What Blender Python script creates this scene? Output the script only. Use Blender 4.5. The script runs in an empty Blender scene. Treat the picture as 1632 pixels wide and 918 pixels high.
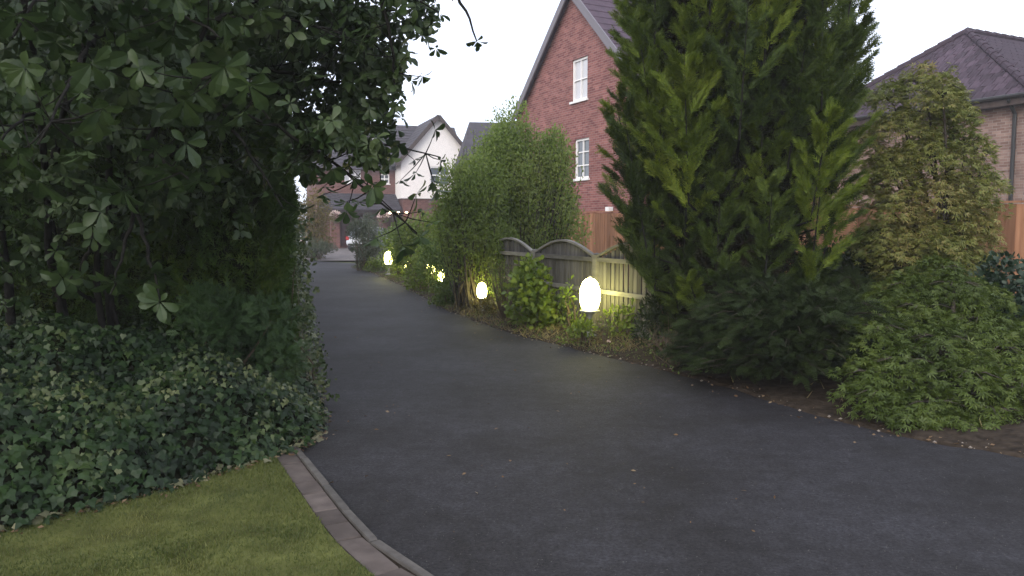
import bpy, math, random
import numpy as np
from mathutils import Vector, Matrix
from mathutils.geometry import tessellate_polygon

random.seed(7)
RNG = np.random.default_rng(11)
SC = bpy.context.scene
COL = SC.collection
R = math.radians

# ------------------------------------------------------------------ camera, sky, sun, exposure
F = 1232.0; CAMH = 1.55; PITCH = math.atan((459 - 358) / F)
cam_d = bpy.data.cameras.new('camera'); cam = bpy.data.objects.new('camera', cam_d); COL.objects.link(cam)
cam.location = (0, 0, CAMH); cam.rotation_euler = (math.pi / 2 - PITCH, 0, 0)
cam_d.sensor_width = 36; cam_d.lens = 36 * F / 1632; cam_d.clip_start = 0.05; cam_d.clip_end = 3000
SC.camera = cam
SC.view_settings.view_transform = 'Standard'; SC.view_settings.look = 'None'
SC.view_settings.gamma = 1; SC.view_settings.exposure = 0.30

SUN_EL, SUN_AZ = R(30), R(205)
w = bpy.data.worlds.new('World'); SC.world = w; w.use_nodes = True
nt = w.node_tree; nt.nodes.clear()
wo = nt.nodes.new('ShaderNodeOutputWorld')
sky = nt.nodes.new('ShaderNodeTexSky'); sky.sky_type = 'NISHITA'; sky.sun_disc = False
sky.sun_elevation = SUN_EL; sky.sun_rotation = SUN_AZ; sky.air_density = 1.0; sky.dust_density = 3.0; sky.ozone_density = 2.0
bg1 = nt.nodes.new('ShaderNodeBackground'); bg1.inputs['Strength'].default_value = 0.06
bg2 = nt.nodes.new('ShaderNodeBackground'); bg2.inputs['Strength'].default_value = 1.2   # even bright cloud cover
tc = nt.nodes.new('ShaderNodeTexCoord'); nz = nt.nodes.new('ShaderNodeTexNoise'); nz.inputs['Scale'].default_value = 2.2
nz.inputs['Detail'].default_value = 5
cr = nt.nodes.new('ShaderNodeValToRGB')
cr.color_ramp.elements[0].position = 0.35; cr.color_ramp.elements[0].color = (0.79, 0.84, 1.0, 1)
cr.color_ramp.elements[1].position = 0.65; cr.color_ramp.elements[1].color = (0.95, 0.95, 1.03, 1)
ad = nt.nodes.new('ShaderNodeAddShader')
nt.links.new(tc.outputs['Generated'], nz.inputs['Vector']); nt.links.new(nz.outputs['Fac'], cr.inputs['Fac'])
nt.links.new(cr.outputs['Color'], bg2.inputs['Color']); nt.links.new(sky.outputs['Color'], bg1.inputs['Color'])
nt.links.new(bg1.outputs[0], ad.inputs[0]); nt.links.new(bg2.outputs[0], ad.inputs[1]); nt.links.new(ad.outputs[0], wo.inputs['Surface'])

sd = bpy.data.lights.new('sun', 'SUN'); sd.energy = 1.3; sd.angle = R(35); sd.color = (1.0, 0.95, 0.9)
so = bpy.data.objects.new('sun', sd); COL.objects.link(so)
so.rotation_euler = Vector((-math.sin(SUN_AZ) * math.cos(SUN_EL), -math.cos(SUN_AZ) * math.cos(SUN_EL), -math.sin(SUN_EL))).to_track_quat('-Z', 'Y').to_euler()
SC.cycles.use_denoising = True
SC.cycles.max_bounces = 8; SC.cycles.diffuse_bounces = 5; SC.cycles.glossy_bounces = 2; SC.cycles.transmission_bounces = 3
SC.cycles.transparent_max_bounces = 4; SC.cycles.sample_clamp_indirect = 4

# ------------------------------------------------------------------ pixel -> place
def ray(px, py):
    u = (px - 816) / F; v = (459 - py) / F
    c, s = math.cos(PITCH), math.sin(PITCH)
    return np.array([u, c + v * s, -s + v * c])
def gp(px, py, h=0.0):
    d = ray(px, py); t = (h - CAMH) / d[2]
    return np.array([d[0] * t, d[1] * t, h])
def at(px, py, y):
    d = ray(px, py); t = y / d[1]
    return np.array([d[0] * t, y, CAMH + d[2] * t])

# ------------------------------------------------------------------ tags and objects
def tag(o, label=None, cat=None, group=None, kind=None):
    if label: o['label'] = label
    if cat: o['category'] = cat
    if group: o['group'] = group
    if kind: o['kind'] = kind
    return o
def empty(name, loc=(0, 0, 0), rz=0.0):
    o = bpy.data.objects.new(name, None); COL.objects.link(o)
    o.location = [float(a) for a in loc]; o.rotation_euler = (0, 0, rz); o.empty_display_size = 0.2
    return o
def link(name, me, parent=None, loc=None, rot=None, scale=None):
    o = bpy.data.objects.new(name, me); COL.objects.link(o)
    if parent is not None: o.parent = parent
    if loc is not None: o.location = [float(a) for a in loc]
    if rot is not None: o.rotation_euler = rot
    if scale is not None: o.scale = scale if hasattr(scale, '__len__') else (scale,) * 3
    return o

class MB:
    def __init__(s): s.v = []; s.f = []
    def add(s, vs, fs):
        b = len(s.v); s.v += [tuple(float(c) for c in p) for p in vs]; s.f += [tuple(i + b for i in f) for f in fs]; return s
    def box(s, x0, x1, y0, y1, z0, z1):
        return s.add([(x0, y0, z0), (x1, y0, z0), (x1, y1, z0), (x0, y1, z0), (x0, y0, z1), (x1, y0, z1), (x1, y1, z1), (x0, y1, z1)],
                     [(0, 3, 2, 1), (4, 5, 6, 7), (0, 1, 5, 4), (1, 2, 6, 5), (2, 3, 7, 6), (3, 0, 4, 7)])
    def bar(s, p, q, wd, ht, up=(0, 0, 1)):
        p, q = np.array(p, float), np.array(q, float); d = q - p; d /= np.linalg.norm(d)
        up = np.array(up, float); sd_ = np.cross(d, up); sd_ /= np.linalg.norm(sd_) + 1e-9; up = np.cross(sd_, d)
        a, b = sd_ * wd / 2, up * ht / 2
        return s.add([p - a - b, p + a - b, p + a + b, p - a + b, q - a - b, q + a - b, q + a + b, q - a + b],
                     [(0, 1, 2, 3), (7, 6, 5, 4), (0, 4, 5, 1), (1, 5, 6, 2), (2, 6, 7, 3), (3, 7, 4, 0)])
    def tube(s, pts, rads, n=6):
        pts = [np.array(p, float) for p in pts]
        if not hasattr(rads, '__len__'): rads = [rads] * len(pts)
        b = len(s.v)
        for i, p in enumerate(pts):
            d = pts[min(i + 1, len(pts) - 1)] - pts[max(i - 1, 0)]; d /= np.linalg.norm(d) + 1e-9
            a = np.cross(d, (0.31, 0.95, 0.05)) if abs(d[2]) > .3 else np.cross(d, (0, 0, 1)); a /= np.linalg.norm(a) + 1e-9
            c = np.cross(d, a)
            for k in range(n):
                t = 2 * math.pi * k / n
                s.v.append(tuple(p + rads[i] * (math.cos(t) * a + math.sin(t) * c)))
        for i in range(len(pts) - 1):
            for k in range(n):
                s.f.append((b + i * n + k, b + i * n + (k + 1) % n, b + (i + 1) * n + (k + 1) % n, b + (i + 1) * n + k))
        s.f.append(tuple(b + k for k in range(n))[::-1]); s.f.append(tuple(b + (len(pts) - 1) * n + k for k in range(n)))
        return s
    def lathe(s, prof, n=20, c=(0, 0, 0)):
        b = len(s.v)
        for r_, z_ in prof:
            for k in range(n):
                t = 2 * math.pi * k / n; s.v.append((c[0] + r_ * math.cos(t), c[1] + r_ * math.sin(t), c[2] + z_))
        for i in range(len(prof) - 1):
            for k in range(n):
                s.f.append((b + i * n + k, b + i * n + (k + 1) % n, b + (i + 1) * n + (k + 1) % n, b + (i + 1) * n + k))
        s.f.append(tuple(b + k for k in range(n))[::-1]); s.f.append(tuple(b + (len(prof) - 1) * n + k for k in range(n)))
        return s
    def mesh(s, name, m, smooth=False):
        me = bpy.data.meshes.new(name); me.from_pydata(s.v, [], s.f)
        if m: me.materials.append(m)
        if smooth: me.polygons.foreach_set('use_smooth', [True] * len(me.polygons))
        me.update(); return me
    def build(s, name, m, parent=None, smooth=False, bevel=0, **k):
        o = link(name, s.mesh(name, m, smooth), parent, **k)
        if bevel:
            b = o.modifiers.new('bevel', 'BEVEL'); b.width = bevel; b.segments = 2; b.limit_method = 'ANGLE'
        return o

def np_mesh(name, V, loops, totals, m, smooth=False):
    me = bpy.data.meshes.new(name)
    me.vertices.add(len(V)); me.vertices.foreach_set('co', V.astype(np.float32).ravel())
    me.loops.add(len(loops)); me.loops.foreach_set('vertex_index', loops.astype(np.int32))
    starts = np.concatenate([[0], np.cumsum(totals)[:-1]]).astype(np.int32)
    me.polygons.add(len(totals)); me.polygons.foreach_set('loop_start', starts)
    me.update(calc_edges=True)
    for mm in (m if isinstance(m, (list, tuple)) else [m]): me.materials.append(mm)
    if smooth: me.polygons.foreach_set('use_smooth', np.ones(len(totals), bool))
    me.validate(); return me

# leaf templates: lie along +x (length 1), width along y, normal +z
def T(vs, fs): return np.array(vs, float), fs
T_OBOV = T([(0, 0, 0), (.30, -.13, .03), (.30, 0, -.01), (.30, .13, .03), (.62, -.25, .02), (.62, 0, -.04), (.62, .25, .02), (.87, -.18, -.07), (.87, 0, -.12), (.87, .18, -.07), (1, 0, -.20)],
           [(0, 1, 2), (0, 2, 3), (1, 4, 5, 2), (2, 5, 6, 3), (4, 7, 8, 5), (5, 8, 9, 6), (7, 10, 8), (8, 10, 9)])
T_IVY = T([(0, 0, 0), (-.12, -.30, 0), (.22, -.52, -.05), (.45, -.26, .02), (1, 0, -.08), (.45, .26, .02), (.22, .52, -.05), (-.12, .30, 0), (.35, 0, .05)],
          [(0, 1, 2, 8), (8, 2, 3), (8, 3, 4), (8, 4, 5), (8, 5, 6), (0, 8, 6, 7)])
T_SMALL = T([(0, 0, 0), (.5, -.26, .05), (1, 0, -.06), (.5, .26, .05)], [(0, 1, 2, 3)])
T_NARROW = T([(0, 0, 0), (.45, -.13, .03), (1, 0, -.05), (.45, .13, .03)], [(0, 1, 2, 3)])
T_ROUND = T([(0, 0, 0), (.25, -.32, .03), (.7, -.33, .02), (1, 0, -.06), (.7, .33, .02), (.25, .32, .03)], [(0, 1, 2, 3), (0, 3, 4, 5)])
def star():
    vs, fs = [], []
    for a, l in ((-80, .55), (-42, .85), (0, 1), (42, .85), (80, .55)):
        c, s_ = math.cos(R(a)), math.sin(R(a)); b = len(vs)
        vs += [(0, 0, 0), (.5 * l * c + .09 * s_, .5 * l * s_ - .09 * c, .02), (l * c, l * s_, -.12), (.5 * l * c - .09 * s_, .5 * l * s_ + .09 * c, .02)]
        fs.append((b, b + 1, b + 2, b + 3))
    return T(vs, fs)
T_STAR = star()
def spray(n=5, ang=38, w_=.05, ln=.42):
    vs = [(0, -.02, 0), (0, .02, 0), (1, 0, .04)]; fs = [(0, 1, 2)]
    for i in range(n):
        x = .12 + .75 * i / n; l = ln * (1 - .65 * i / n)
        for sg in (-1, 1):
            c, s_ = math.cos(R(ang)), sg * math.sin(R(ang)); b = len(vs)
            ex, ey = x + l * c, l * s_
            vs += [(x - w_ / 2, 0, 0), (x + l * .5 * c + w_ * .5, l * .5 * s_ - sg * w_ * .5, .02), (ex, ey, .05), (x + l * .5 * c - w_ * .5, l * .5 * s_ + sg * w_ * .5, .02)]
            fs.append((b, b + 1, b + 2, b + 3))
    return T(vs, fs)
def spray3():
    vs, fs = [(0, -.03, 0), (0, .03, 0), (1, 0, .05)], [(0, 1, 2)]
    for x, l in ((.08, .50), (.34, .42), (.60, .30)):
        for sg in (-1, 1):
            b = len(vs); vs += [(x - .07, 0, 0), (x + .07, 0, 0), (x + l * .8, sg * l * .62, .05)]; fs.append((b, b + 1, b + 2))
    return T(vs, fs)
T_SPRAY3 = spray3()
T_SPRAY = spray(); T_FEATHER = spray(6, 55, .045, .30)

def unit(a): return a / (np.linalg.norm(a, axis=-1, keepdims=True) + 1e-9)
def scatter(name, tpl, P, D, N, S, m, parent=None, **kw):
    tv, tf = tpl; n = len(P); k = len(tv)
    P = np.asarray(P, float); D = unit(np.asarray(D, float)); N = np.asarray(N, float)
    N = unit(N - (N * D).sum(1, keepdims=True) * D); Y = np.cross(N, D)
    S = np.broadcast_to(np.asarray(S, float), (n,))[:, None, None]
    V = P[:, None, :] + S * (tv[None, :, 0:1] * D[:, None, :] + tv[None, :, 1:2] * Y[:, None, :] + tv[None, :, 2:3] * N[:, None, :])
    lt = np.concatenate([np.array(f) for f in tf]); tot = np.array([len(f) for f in tf])
    L = (lt[None, :] + (np.arange(n) * k)[:, None]).ravel()
    me = np_mesh(name, V.reshape(-1, 3), L, np.tile(tot, n), m)
    return link(name, me, parent, **kw)
def rnd(n, s=1.0): return RNG.normal(size=(n, 3)) * s
def rdir(n): return unit(RNG.normal(size=(n, 3)))

# ------------------------------------------------------------------ materials
def newmat(name):
    m = bpy.data.materials.new(name); m.use_nodes = True; nt = m.node_tree
    b = nt.nodes['Principled BSDF']; return m, nt, b
def plain(name, c, rough=.7, metal=0, spec=.4, noise=0.0, nscale=8, bump=0.0):
    m, nt, b = newmat(name)
    b.inputs['Roughness'].default_value = rough; b.inputs['Metallic'].default_value = metal
    b.inputs['Specular IOR Level'].default_value = spec
    b.inputs['Base Color'].default_value = (*c, 1)
    if noise or bump:
        tc = nt.nodes.new('ShaderNodeTexCoord'); n = nt.nodes.new('ShaderNodeTexNoise'); n.inputs['Scale'].default_value = nscale; n.inputs['Detail'].default_value = 6
        nt.links.new(tc.outputs['Object'], n.inputs['Vector'])
        r = nt.nodes.new('ShaderNodeValToRGB')
        r.color_ramp.elements[0].position = .3; r.color_ramp.elements[1].position = .7
        r.color_ramp.elements[0].color = (*[a * (1 - noise) for a in c], 1); r.color_ramp.elements[1].color = (*[min(1, a * (1 + noise)) for a in c], 1)
        nt.links.new(n.outputs['Fac'], r.inputs['Fac']); nt.links.new(r.outputs['Color'], b.inputs['Base Color'])
        if bump:
            bp = nt.nodes.new('ShaderNodeBump'); bp.inputs['Strength'].default_value = bump; bp.inputs['Distance'].default_value = .02
            nt.links.new(n.outputs['Fac'], bp.inputs['Height']); nt.links.new(bp.outputs['Normal'], b.inputs['Normal'])
    return m
def foliage(name, cols, rough=.5, trans=.25, spec=.35, clump=1.4):
    """per-leaf random colour plus clumps of growth colour"""
    m, nt, b = newmat(name); g = nt.nodes.new('ShaderNodeNewGeometry'); oi = nt.nodes.new('ShaderNodeObjectInfo')
    tc = nt.nodes.new('ShaderNodeTexCoord'); n = nt.nodes.new('ShaderNodeTexNoise'); n.inputs['Scale'].default_value = clump; n.inputs['Detail'].default_value = 3
    nt.links.new(g.outputs['Position'], n.inputs['Vector'])
    a1 = nt.nodes.new('ShaderNodeMath'); a1.operation = 'MULTIPLY_ADD'; a1.inputs[1].default_value = .45
    nt.links.new(g.outputs['Random Per Island'], a1.inputs[0])
    a2 = nt.nodes.new('ShaderNodeMath'); a2.operation = 'MULTIPLY_ADD'; a2.inputs[1].default_value = 1.5; a2.inputs[2].default_value = -.5
    nt.links.new(n.outputs['Fac'], a2.inputs[0]); nt.links.new(a2.outputs[0], a1.inputs[2])
    r = nt.nodes.new('ShaderNodeValToRGB'); els = r.color_ramp.elements
    while len(els) < len(cols): els.new(.5)
    for i, c in enumerate(cols):
        els[i].position = i / (len(cols) - 1); els[i].color = (*c, 1)
    nt.links.new(a1.outputs[0], r.inputs['Fac']); nt.links.new(r.outputs['Color'], b.inputs['Base Color'])
    b.inputs['Roughness'].default_value = rough; b.inputs['Specular IOR Level'].default_value = spec
    t = nt.nodes.new('ShaderNodeBsdfTranslucent'); mx = nt.nodes.new('ShaderNodeMixShader'); mx.inputs[0].default_value = trans
    nt.links.new(r.outputs['Color'], t.inputs['Color'])
    out = nt.nodes['Material Output']
    nt.links.new(b.outputs[0], mx.inputs[1]); nt.links.new(t.outputs[0], mx.inputs[2]); nt.links.new(mx.outputs[0], out.inputs['Surface'])
    return m
def brickmat(name, c1, c2, mortar, scale=1.0):
    m, nt, b = newmat(name); tc = nt.nodes.new('ShaderNodeTexCoord'); sp = nt.nodes.new('ShaderNodeSeparateXYZ'); cb = nt.nodes.new('ShaderNodeCombineXYZ')
    ad = nt.nodes.new('ShaderNodeMath'); br = nt.nodes.new('ShaderNodeTexBrick')
    nt.links.new(tc.outputs['Object'], sp.inputs[0]); nt.links.new(sp.outputs[0], ad.inputs[0]); nt.links.new(sp.outputs[1], ad.inputs[1])
    nt.links.new(ad.outputs[0], cb.inputs[0]); nt.links.new(sp.outputs[2], cb.inputs[1]); nt.links.new(cb.outputs[0], br.inputs['Vector'])
    br.inputs['Scale'].default_value = 1.0; br.inputs['Brick Width'].default_value = .225 * scale; br.inputs['Row Height'].default_value = .075 * scale
    br.inputs['Mortar Size'].default_value = .006; br.inputs['Color1'].default_value = (*c1, 1); br.inputs['Color2'].default_value = (*c2, 1); br.inputs['Mortar'].default_value = (*mortar, 1)
    br.inputs['Bias'].default_value = -.05
    n = nt.nodes.new('ShaderNodeTexNoise'); n.inputs['Scale'].default_value = 1.3; n.inputs['Detail'].default_value = 8; n.inputs['Roughness'].default_value = .7
    nt.links.new(tc.outputs['Object'], n.inputs['Vector'])
    mx = nt.nodes.new('ShaderNodeMixRGB'); mx.blend_type = 'OVERLAY'; mx.inputs[0].default_value = .55
    nt.links.new(br.outputs['Color'], mx.inputs[1]); nt.links.new(n.outputs['Fac'], mx.inputs[2]); nt.links.new(mx.outputs[0], b.inputs['Base Color'])
    bp = nt.nodes.new('ShaderNodeBump'); bp.invert = True; bp.inputs['Distance'].default_value = .01; bp.inputs['Strength'].default_value = .6
    nt.links.new(br.outputs['Fac'], bp.inputs['Height']); nt.links.new(bp.outputs['Normal'], b.inputs['Normal'])
    b.inputs['Roughness'].default_value = .85; b.inputs['Specular IOR Level'].default_value = .2
    return m
def woodmat(name, ca, cb_, sc=(18, 18, 1.5)):
    m, nt, b = newmat(name); g = nt.nodes.new('ShaderNodeTexCoord'); mp = nt.nodes.new('ShaderNodeMapping'); mp.inputs['Scale'].default_value = sc
    oi = nt.nodes.new('ShaderNodeObjectInfo'); n = nt.nodes.new('ShaderNodeTexNoise'); n.inputs['Scale'].default_value = 1; n.inputs['Detail'].default_value = 7
    va = nt.nodes.new('ShaderNodeVectorMath'); va.operation = 'ADD'; cx = nt.nodes.new('ShaderNodeCombineXYZ')
    mu = nt.nodes.new('ShaderNodeMath'); mu.operation = 'MULTIPLY'; mu.inputs[1].default_value = 31
    nt.links.new(oi.outputs['Random'], mu.inputs[0]); nt.links.new(mu.outputs[0], cx.inputs[0]); nt.links.new(mu.outputs[0], cx.inputs[2])
    nt.links.new(g.outputs['Object'], mp.inputs[0]); nt.links.new(mp.outputs[0], va.inputs[0]); nt.links.new(cx.outputs[0], va.inputs[1]); nt.links.new(va.outputs[0], n.inputs['Vector'])
    r = nt.nodes.new('ShaderNodeValToRGB'); r.color_ramp.elements[0].position = .25; r.color_ramp.elements[1].position = .75
    r.color_ramp.elements[0].color = (*ca, 1); r.color_ramp.elements[1].color = (*cb_, 1)
    nt.links.new(n.outputs['Fac'], r.inputs['Fac'])
    hv = nt.nodes.new('ShaderNodeHueSaturation'); ml = nt.nodes.new('ShaderNodeMapRange'); ml.inputs['To Min'].default_value = .65; ml.inputs['To Max'].default_value = 1.3
    nt.links.new(oi.outputs['Random'], ml.inputs['Value']); nt.links.new(ml.outputs[0], hv.inputs['Value']); nt.links.new(r.outputs['Color'], hv.inputs['Color']); nt.links.new(hv.outputs[0], b.inputs['Base Color'])
    bp = nt.nodes.new('ShaderNodeBump'); bp.inputs['Strength'].default_value = .5; bp.inputs['Distance'].default_value = .01
    nt.links.new(n.outputs['Fac'], bp.inputs['Height']); nt.links.new(bp.outputs['Normal'], b.inputs['Normal'])
    b.inputs['Roughness'].default_value = .85; b.inputs['Specular IOR Level'].default_value = .2
    return m
def emis(name, c, s):
    m, nt, b = newmat(name); b.inputs['Emission Color'].default_value = (*c, 1); b.inputs['Emission Strength'].default_value = s
    b.inputs['Base Color'].default_value = (.8, .8, .75, 1); return m

def asphalt():
    m, nt, b = newmat('asphalt'); g = nt.nodes.new('ShaderNodeNewGeometry')
    def N(sc, det=5, ro=.6):
        n = nt.nodes.new('ShaderNodeTexNoise'); n.inputs['Scale'].default_value = sc; n.inputs['Detail'].default_value = det; n.inputs['Roughness'].default_value = ro
        nt.links.new(g.outputs['Position'], n.inputs['Vector']); return n
    def ramp(src, p0, c0, p1, c1):
        r = nt.nodes.new('ShaderNodeValToRGB'); e = r.color_ramp.elements; e[0].position = p0; e[1].position = p1; e[0].color = (*c0, 1); e[1].color = (*c1, 1)
        nt.links.new(src, r.inputs['Fac']); return r
    def mix(a, b_, f, mode='MULTIPLY'):
        x = nt.nodes.new('ShaderNodeMixRGB'); x.blend_type = mode; x.inputs[0].default_value = f
        nt.links.new(a, x.inputs[1]); nt.links.new(b_, x.inputs[2]); return x
    big = ramp(N(.8, 7, .7).outputs['Fac'], .36, (.0125, .0115, .0115), .64, (.027, .0265, .030))
    fine = ramp(N(48, 5, .8).outputs['Fac'], .32, (.2, .2, .2), .68, (2.1, 2.1, 2.15))
    mid = ramp(N(9, 6, .75).outputs['Fac'], .3, (.55, .53, .51), .7, (1.45, 1.45, 1.45))
    v = nt.nodes.new('ShaderNodeTexVoronoi'); v.inputs['Scale'].default_value = 60; nt.links.new(g.outputs['Position'], v.inputs['Vector'])
    spk = ramp(v.outputs['Distance'], .08, (2.2, 2.15, 2.05), .16, (1, 1, 1))
    c = mix(big.outputs[0], fine.outputs[0], .9); c = mix(c.outputs[0], mid.outputs[0], .9); c = mix(c.outputs[0], spk.outputs[0], .35)
    nt.links.new(c.outputs[0], b.inputs['Base Color'])
    bp = nt.nodes.new('ShaderNodeBump'); bp.inputs['Strength'].default_value = .7; bp.inputs['Distance'].default_value = .006
    nt.links.new(N(70, 5, .85).outputs['Fac'], bp.inputs['Height']); nt.links.new(bp.outputs['Normal'], b.inputs['Normal'])
    b.inputs['Roughness'].default_value = .74; b.inputs['Specular IOR Level'].default_value = .22
    return m

M = dict(
    asphalt=asphalt(),
    soil=plain('soil', (.034, .026, .019), .95, noise=.5, nscale=14, bump=.9, spec=.1),
    lawn=plain('lawn_turf', (.09, .098, .03), .95, noise=.4, nscale=5, bump=.5, spec=.1),
    earth=plain('earth', (.06, .065, .03), .95, noise=.4, nscale=1, spec=.1),
    forecourt=plain('block_paving', (.13, .115, .11), .85, noise=.25, nscale=2, spec=.2),
    grass=foliage('grass_blades', [(.045, .068, .016), (.095, .118, .028), (.18, .18, .055)], .6, .3, clump=2.2),
    paver=woodmat('paver', (.068, .055, .049), (.128, .106, .094), (9, 9, 9)),
    kerb=woodmat('kerb_concrete', (.06, .055, .05), (.105, .098, .09), (14, 14, 14)),
    rhodo=foliage('broad_leaf', [(.012, .026, .007), (.026, .050, .014), (.048, .078, .024), (.075, .105, .040)], .45, .18, .35, 1.1),
    ivy=foliage('ivy_leaf', [(.005, .012, .004), (.010, .025, .007), (.024, .05, .012), (.11, .135, .055)], .5, .15, .28, 2.2),
    varieg=foliage('variegated_leaf', [(.02, .04, .012), (.05, .075, .022), (.17, .18, .08)], .45, .2, .4, 3),
    hedge=foliage('hedge_conifer', [(.022, .048, .010), (.052, .098, .016), (.12, .155, .028)], .6, .12, .25, 1.5),
    hedge_l=foliage('light_conifer', [(.02, .042, .014), (.035, .07, .022), (.06, .105, .036)], .6, .15, .25, 3),
    cyp=foliage('cypress_needles', [(.013, .024, .006), (.028, .048, .008), (.055, .085, .012), (.11, .145, .02)], .65, .12, .2, 1.1),
    cyp2=foliage('cypress_fresh_growth', [(.045, .075, .010), (.105, .15, .015), (.20, .245, .03)], .65, .2, .2, 1.3),
    dead_shade_twig=foliage('dead_shaded_foliage', [(.012, .016, .008), (.022, .022, .012), (.03, .024, .014)], .9, .05, .05, 2),  # dead brown, taken near black for the shade between plumes
    yew=foliage('yew_needles', [(.012, .021, .005), (.022, .037, .009), (.045, .066, .017)], .65, .12, .2, 2),
    willow=foliage('birch_leaf', [(.10, .155, .028), (.17, .24, .05), (.26, .30, .08)], .5, .5, .3, .9),
    lime=foliage('lime_leaf', [(.07, .12, .015), (.14, .20, .025), (.22, .27, .045)], .5, .3, .35, 2),
    shrub=foliage('shrub_leaf', [(.05, .09, .014), (.10, .155, .024), (.17, .21, .045)], .5, .25, .35, 1.2),
    bush=foliage('grey_bush', [(.04, .055, .03), (.07, .085, .05), (.10, .12, .07)], .6, .2, .3, 2),
    maple=foliage('maple_leaf', [(.045, .07, .012), (.085, .125, .020), (.15, .185, .04)], .5, .3, .35, 1.5),
    mapler=foliage('autumn_maple_leaf', [(.11, .155, .035), (.20, .215, .055), (.36, .255, .11)], .5, .3, .35, 1.0),
    orange=foliage('autumn_shrub', [(.07, .08, .02), (.13, .10, .03), (.16, .13, .04)], .6, .3, .3, 1.5),
    blueg=foliage('blue_green_leaf', [(.010, .024, .012), (.02, .042, .022), (.034, .062, .032)], .5, .2, .35, 2),
    straw=foliage('dry_straw', [(.12, .10, .05), (.22, .18, .09), (.30, .25, .13)], .8, .2, .2, 4),
    paleleaf=foliage('withered_leaf', [(.06, .065, .03), (.16, .16, .09), (.28, .26, .18)], .7, .15, .2, 7),
    litter=foliage('fallen_leaves', [(.07, .04, .02), (.14, .09, .05), (.26, .21, .14)], .8, .1, .2, 6),
    bark=plain('bark', (.05, .042, .034), .9, noise=.5, nscale=20, bump=.8, spec=.15),
    barkd=plain('dark_bark', (.013, .012, .010), .9, noise=.5, nscale=18, bump=.8, spec=.15),
    twig=plain('twig', (.10, .075, .05), .9, noise=.3, nscale=30),
    core=plain('dark_core_fill', (.012, .013, .008), .95, noise=.5, nscale=6, spec=0),  # near-black colour standing in for shade behind the foliage
    greywood=woodmat('weathered_slat', (.042, .040, .038), (.125, .12, .112)),
    greyrail=woodmat('weathered_rail', (.09, .087, .08), (.19, .183, .168), (4, 4, 16)),
    redwood=woodmat('stained_board', (.21, .10, .055), (.38, .20, .115)),
    brick=brickmat('red_brick', (.15, .050, .048), (.28, .115, .10), (.26, .20, .18)),
    brickp=brickmat('buff_brick', (.17, .105, .085), (.29, .20, .165), (.28, .24, .22)),
    brickd=brickmat('dark_red_brick', (.11, .045, .038), (.17, .07, .055), (.16, .12, .11)),
    tile=woodmat('brown_roof_tile', (.042, .030, .042), (.07, .048, .064), (5, 5, 5)),
    slate=plain('dark_roof_tiles', (.045, .04, .048), .8, noise=.3, nscale=3, spec=.3),
    white=plain('white_paint', (.78, .77, .76), .45),
    render=plain('cream_render', (.80, .76, .72), .9, noise=.05, nscale=4),
    timber=plain('dark_timber', (.05, .035, .03), .8, noise=.3, nscale=8),
    barge=plain('grey_bargeboard', (.16, .15, .17), .7),
    glass=plain('window_glass', (.10, .12, .14), .06, spec=.9),
    curtain=plain('net_curtain_glass', (.50, .50, .52), .15, spec=.8),
    garage=plain('dark_red_door', (.07, .022, .022), .5),
    silver=plain('silver_car_paint', (.55, .57, .60), .25, .35, .6),
    whitecar=plain('white_car_paint', (.80, .81, .82), .25, 0, .6),
    rubber=plain('tyre_rubber', (.02, .02, .02), .9),
    alloy=plain('wheel_alloy', (.4, .4, .42), .35, .8),
    redlens=plain('tail_lens', (.35, .02, .02), .2),
    black=plain('black_plastic', (.02, .02, .02), .5),
    lamp_metal=plain('lamp_metal', (.42, .42, .40), .5, .2),
    petal=foliage('pale_flowers', [(.75, .5, .45), (.85, .75, .7), (.85, .45, .5)], .6, .3, .3, 9),
    basket=plain('coir_basket', (.10, .05, .03), .9, noise=.4, nscale=20),
    grit=foliage('grit', [(.02, .02, .02), (.07, .065, .065), (.14, .13, .12)], .8, 0, .3, 8),
    pebble=plain('pebble', (.22, .19, .16), .85, noise=.3, nscale=30),
)
GLOW = emis('lit_opal_globe', (1.0, .92, .30), 25.0)
WARM = emis('warm_lamp_glass', (1.0, .78, .5), 9.0)
GLOW_FAR = emis('lit_opal_globe_dim', (1.0, .92, .28), 27.0)

# ------------------------------------------------------------------ ground, drive, lawn, beds
def vnoise(x, y, s=1.0):
    return (np.sin(x * 1.7 * s + 2 * np.sin(y * 1.3 * s)) + np.sin(y * 2.3 * s + 1.5 * np.sin(x * 2.9 * s + 1)) + .5 * np.sin(x * 5.1 * s + y * 4.3 * s)) / 2.5
def grid_mesh(name, P, m, smooth=True):
    a, b = P.shape[:2]; idx = np.arange(a * b).reshape(a, b)
    q = np.stack([idx[:-1, :-1], idx[1:, :-1], idx[1:, 1:], idx[:-1, 1:]], -1).reshape(-1, 4)
    return np_mesh(name, P.reshape(-1, 3), q.ravel(), np.full(len(q), 4), m, smooth)

g = MB(); g.add([(-900, -900, -.06), (900, -900, -.06), (900, 900, -.06), (-900, 900, -.06)], [(0, 1, 2, 3)])
tag(g.build('ground', M['earth']), 'dull green earth around the drive and the houses', 'ground', kind='structure')

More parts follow.
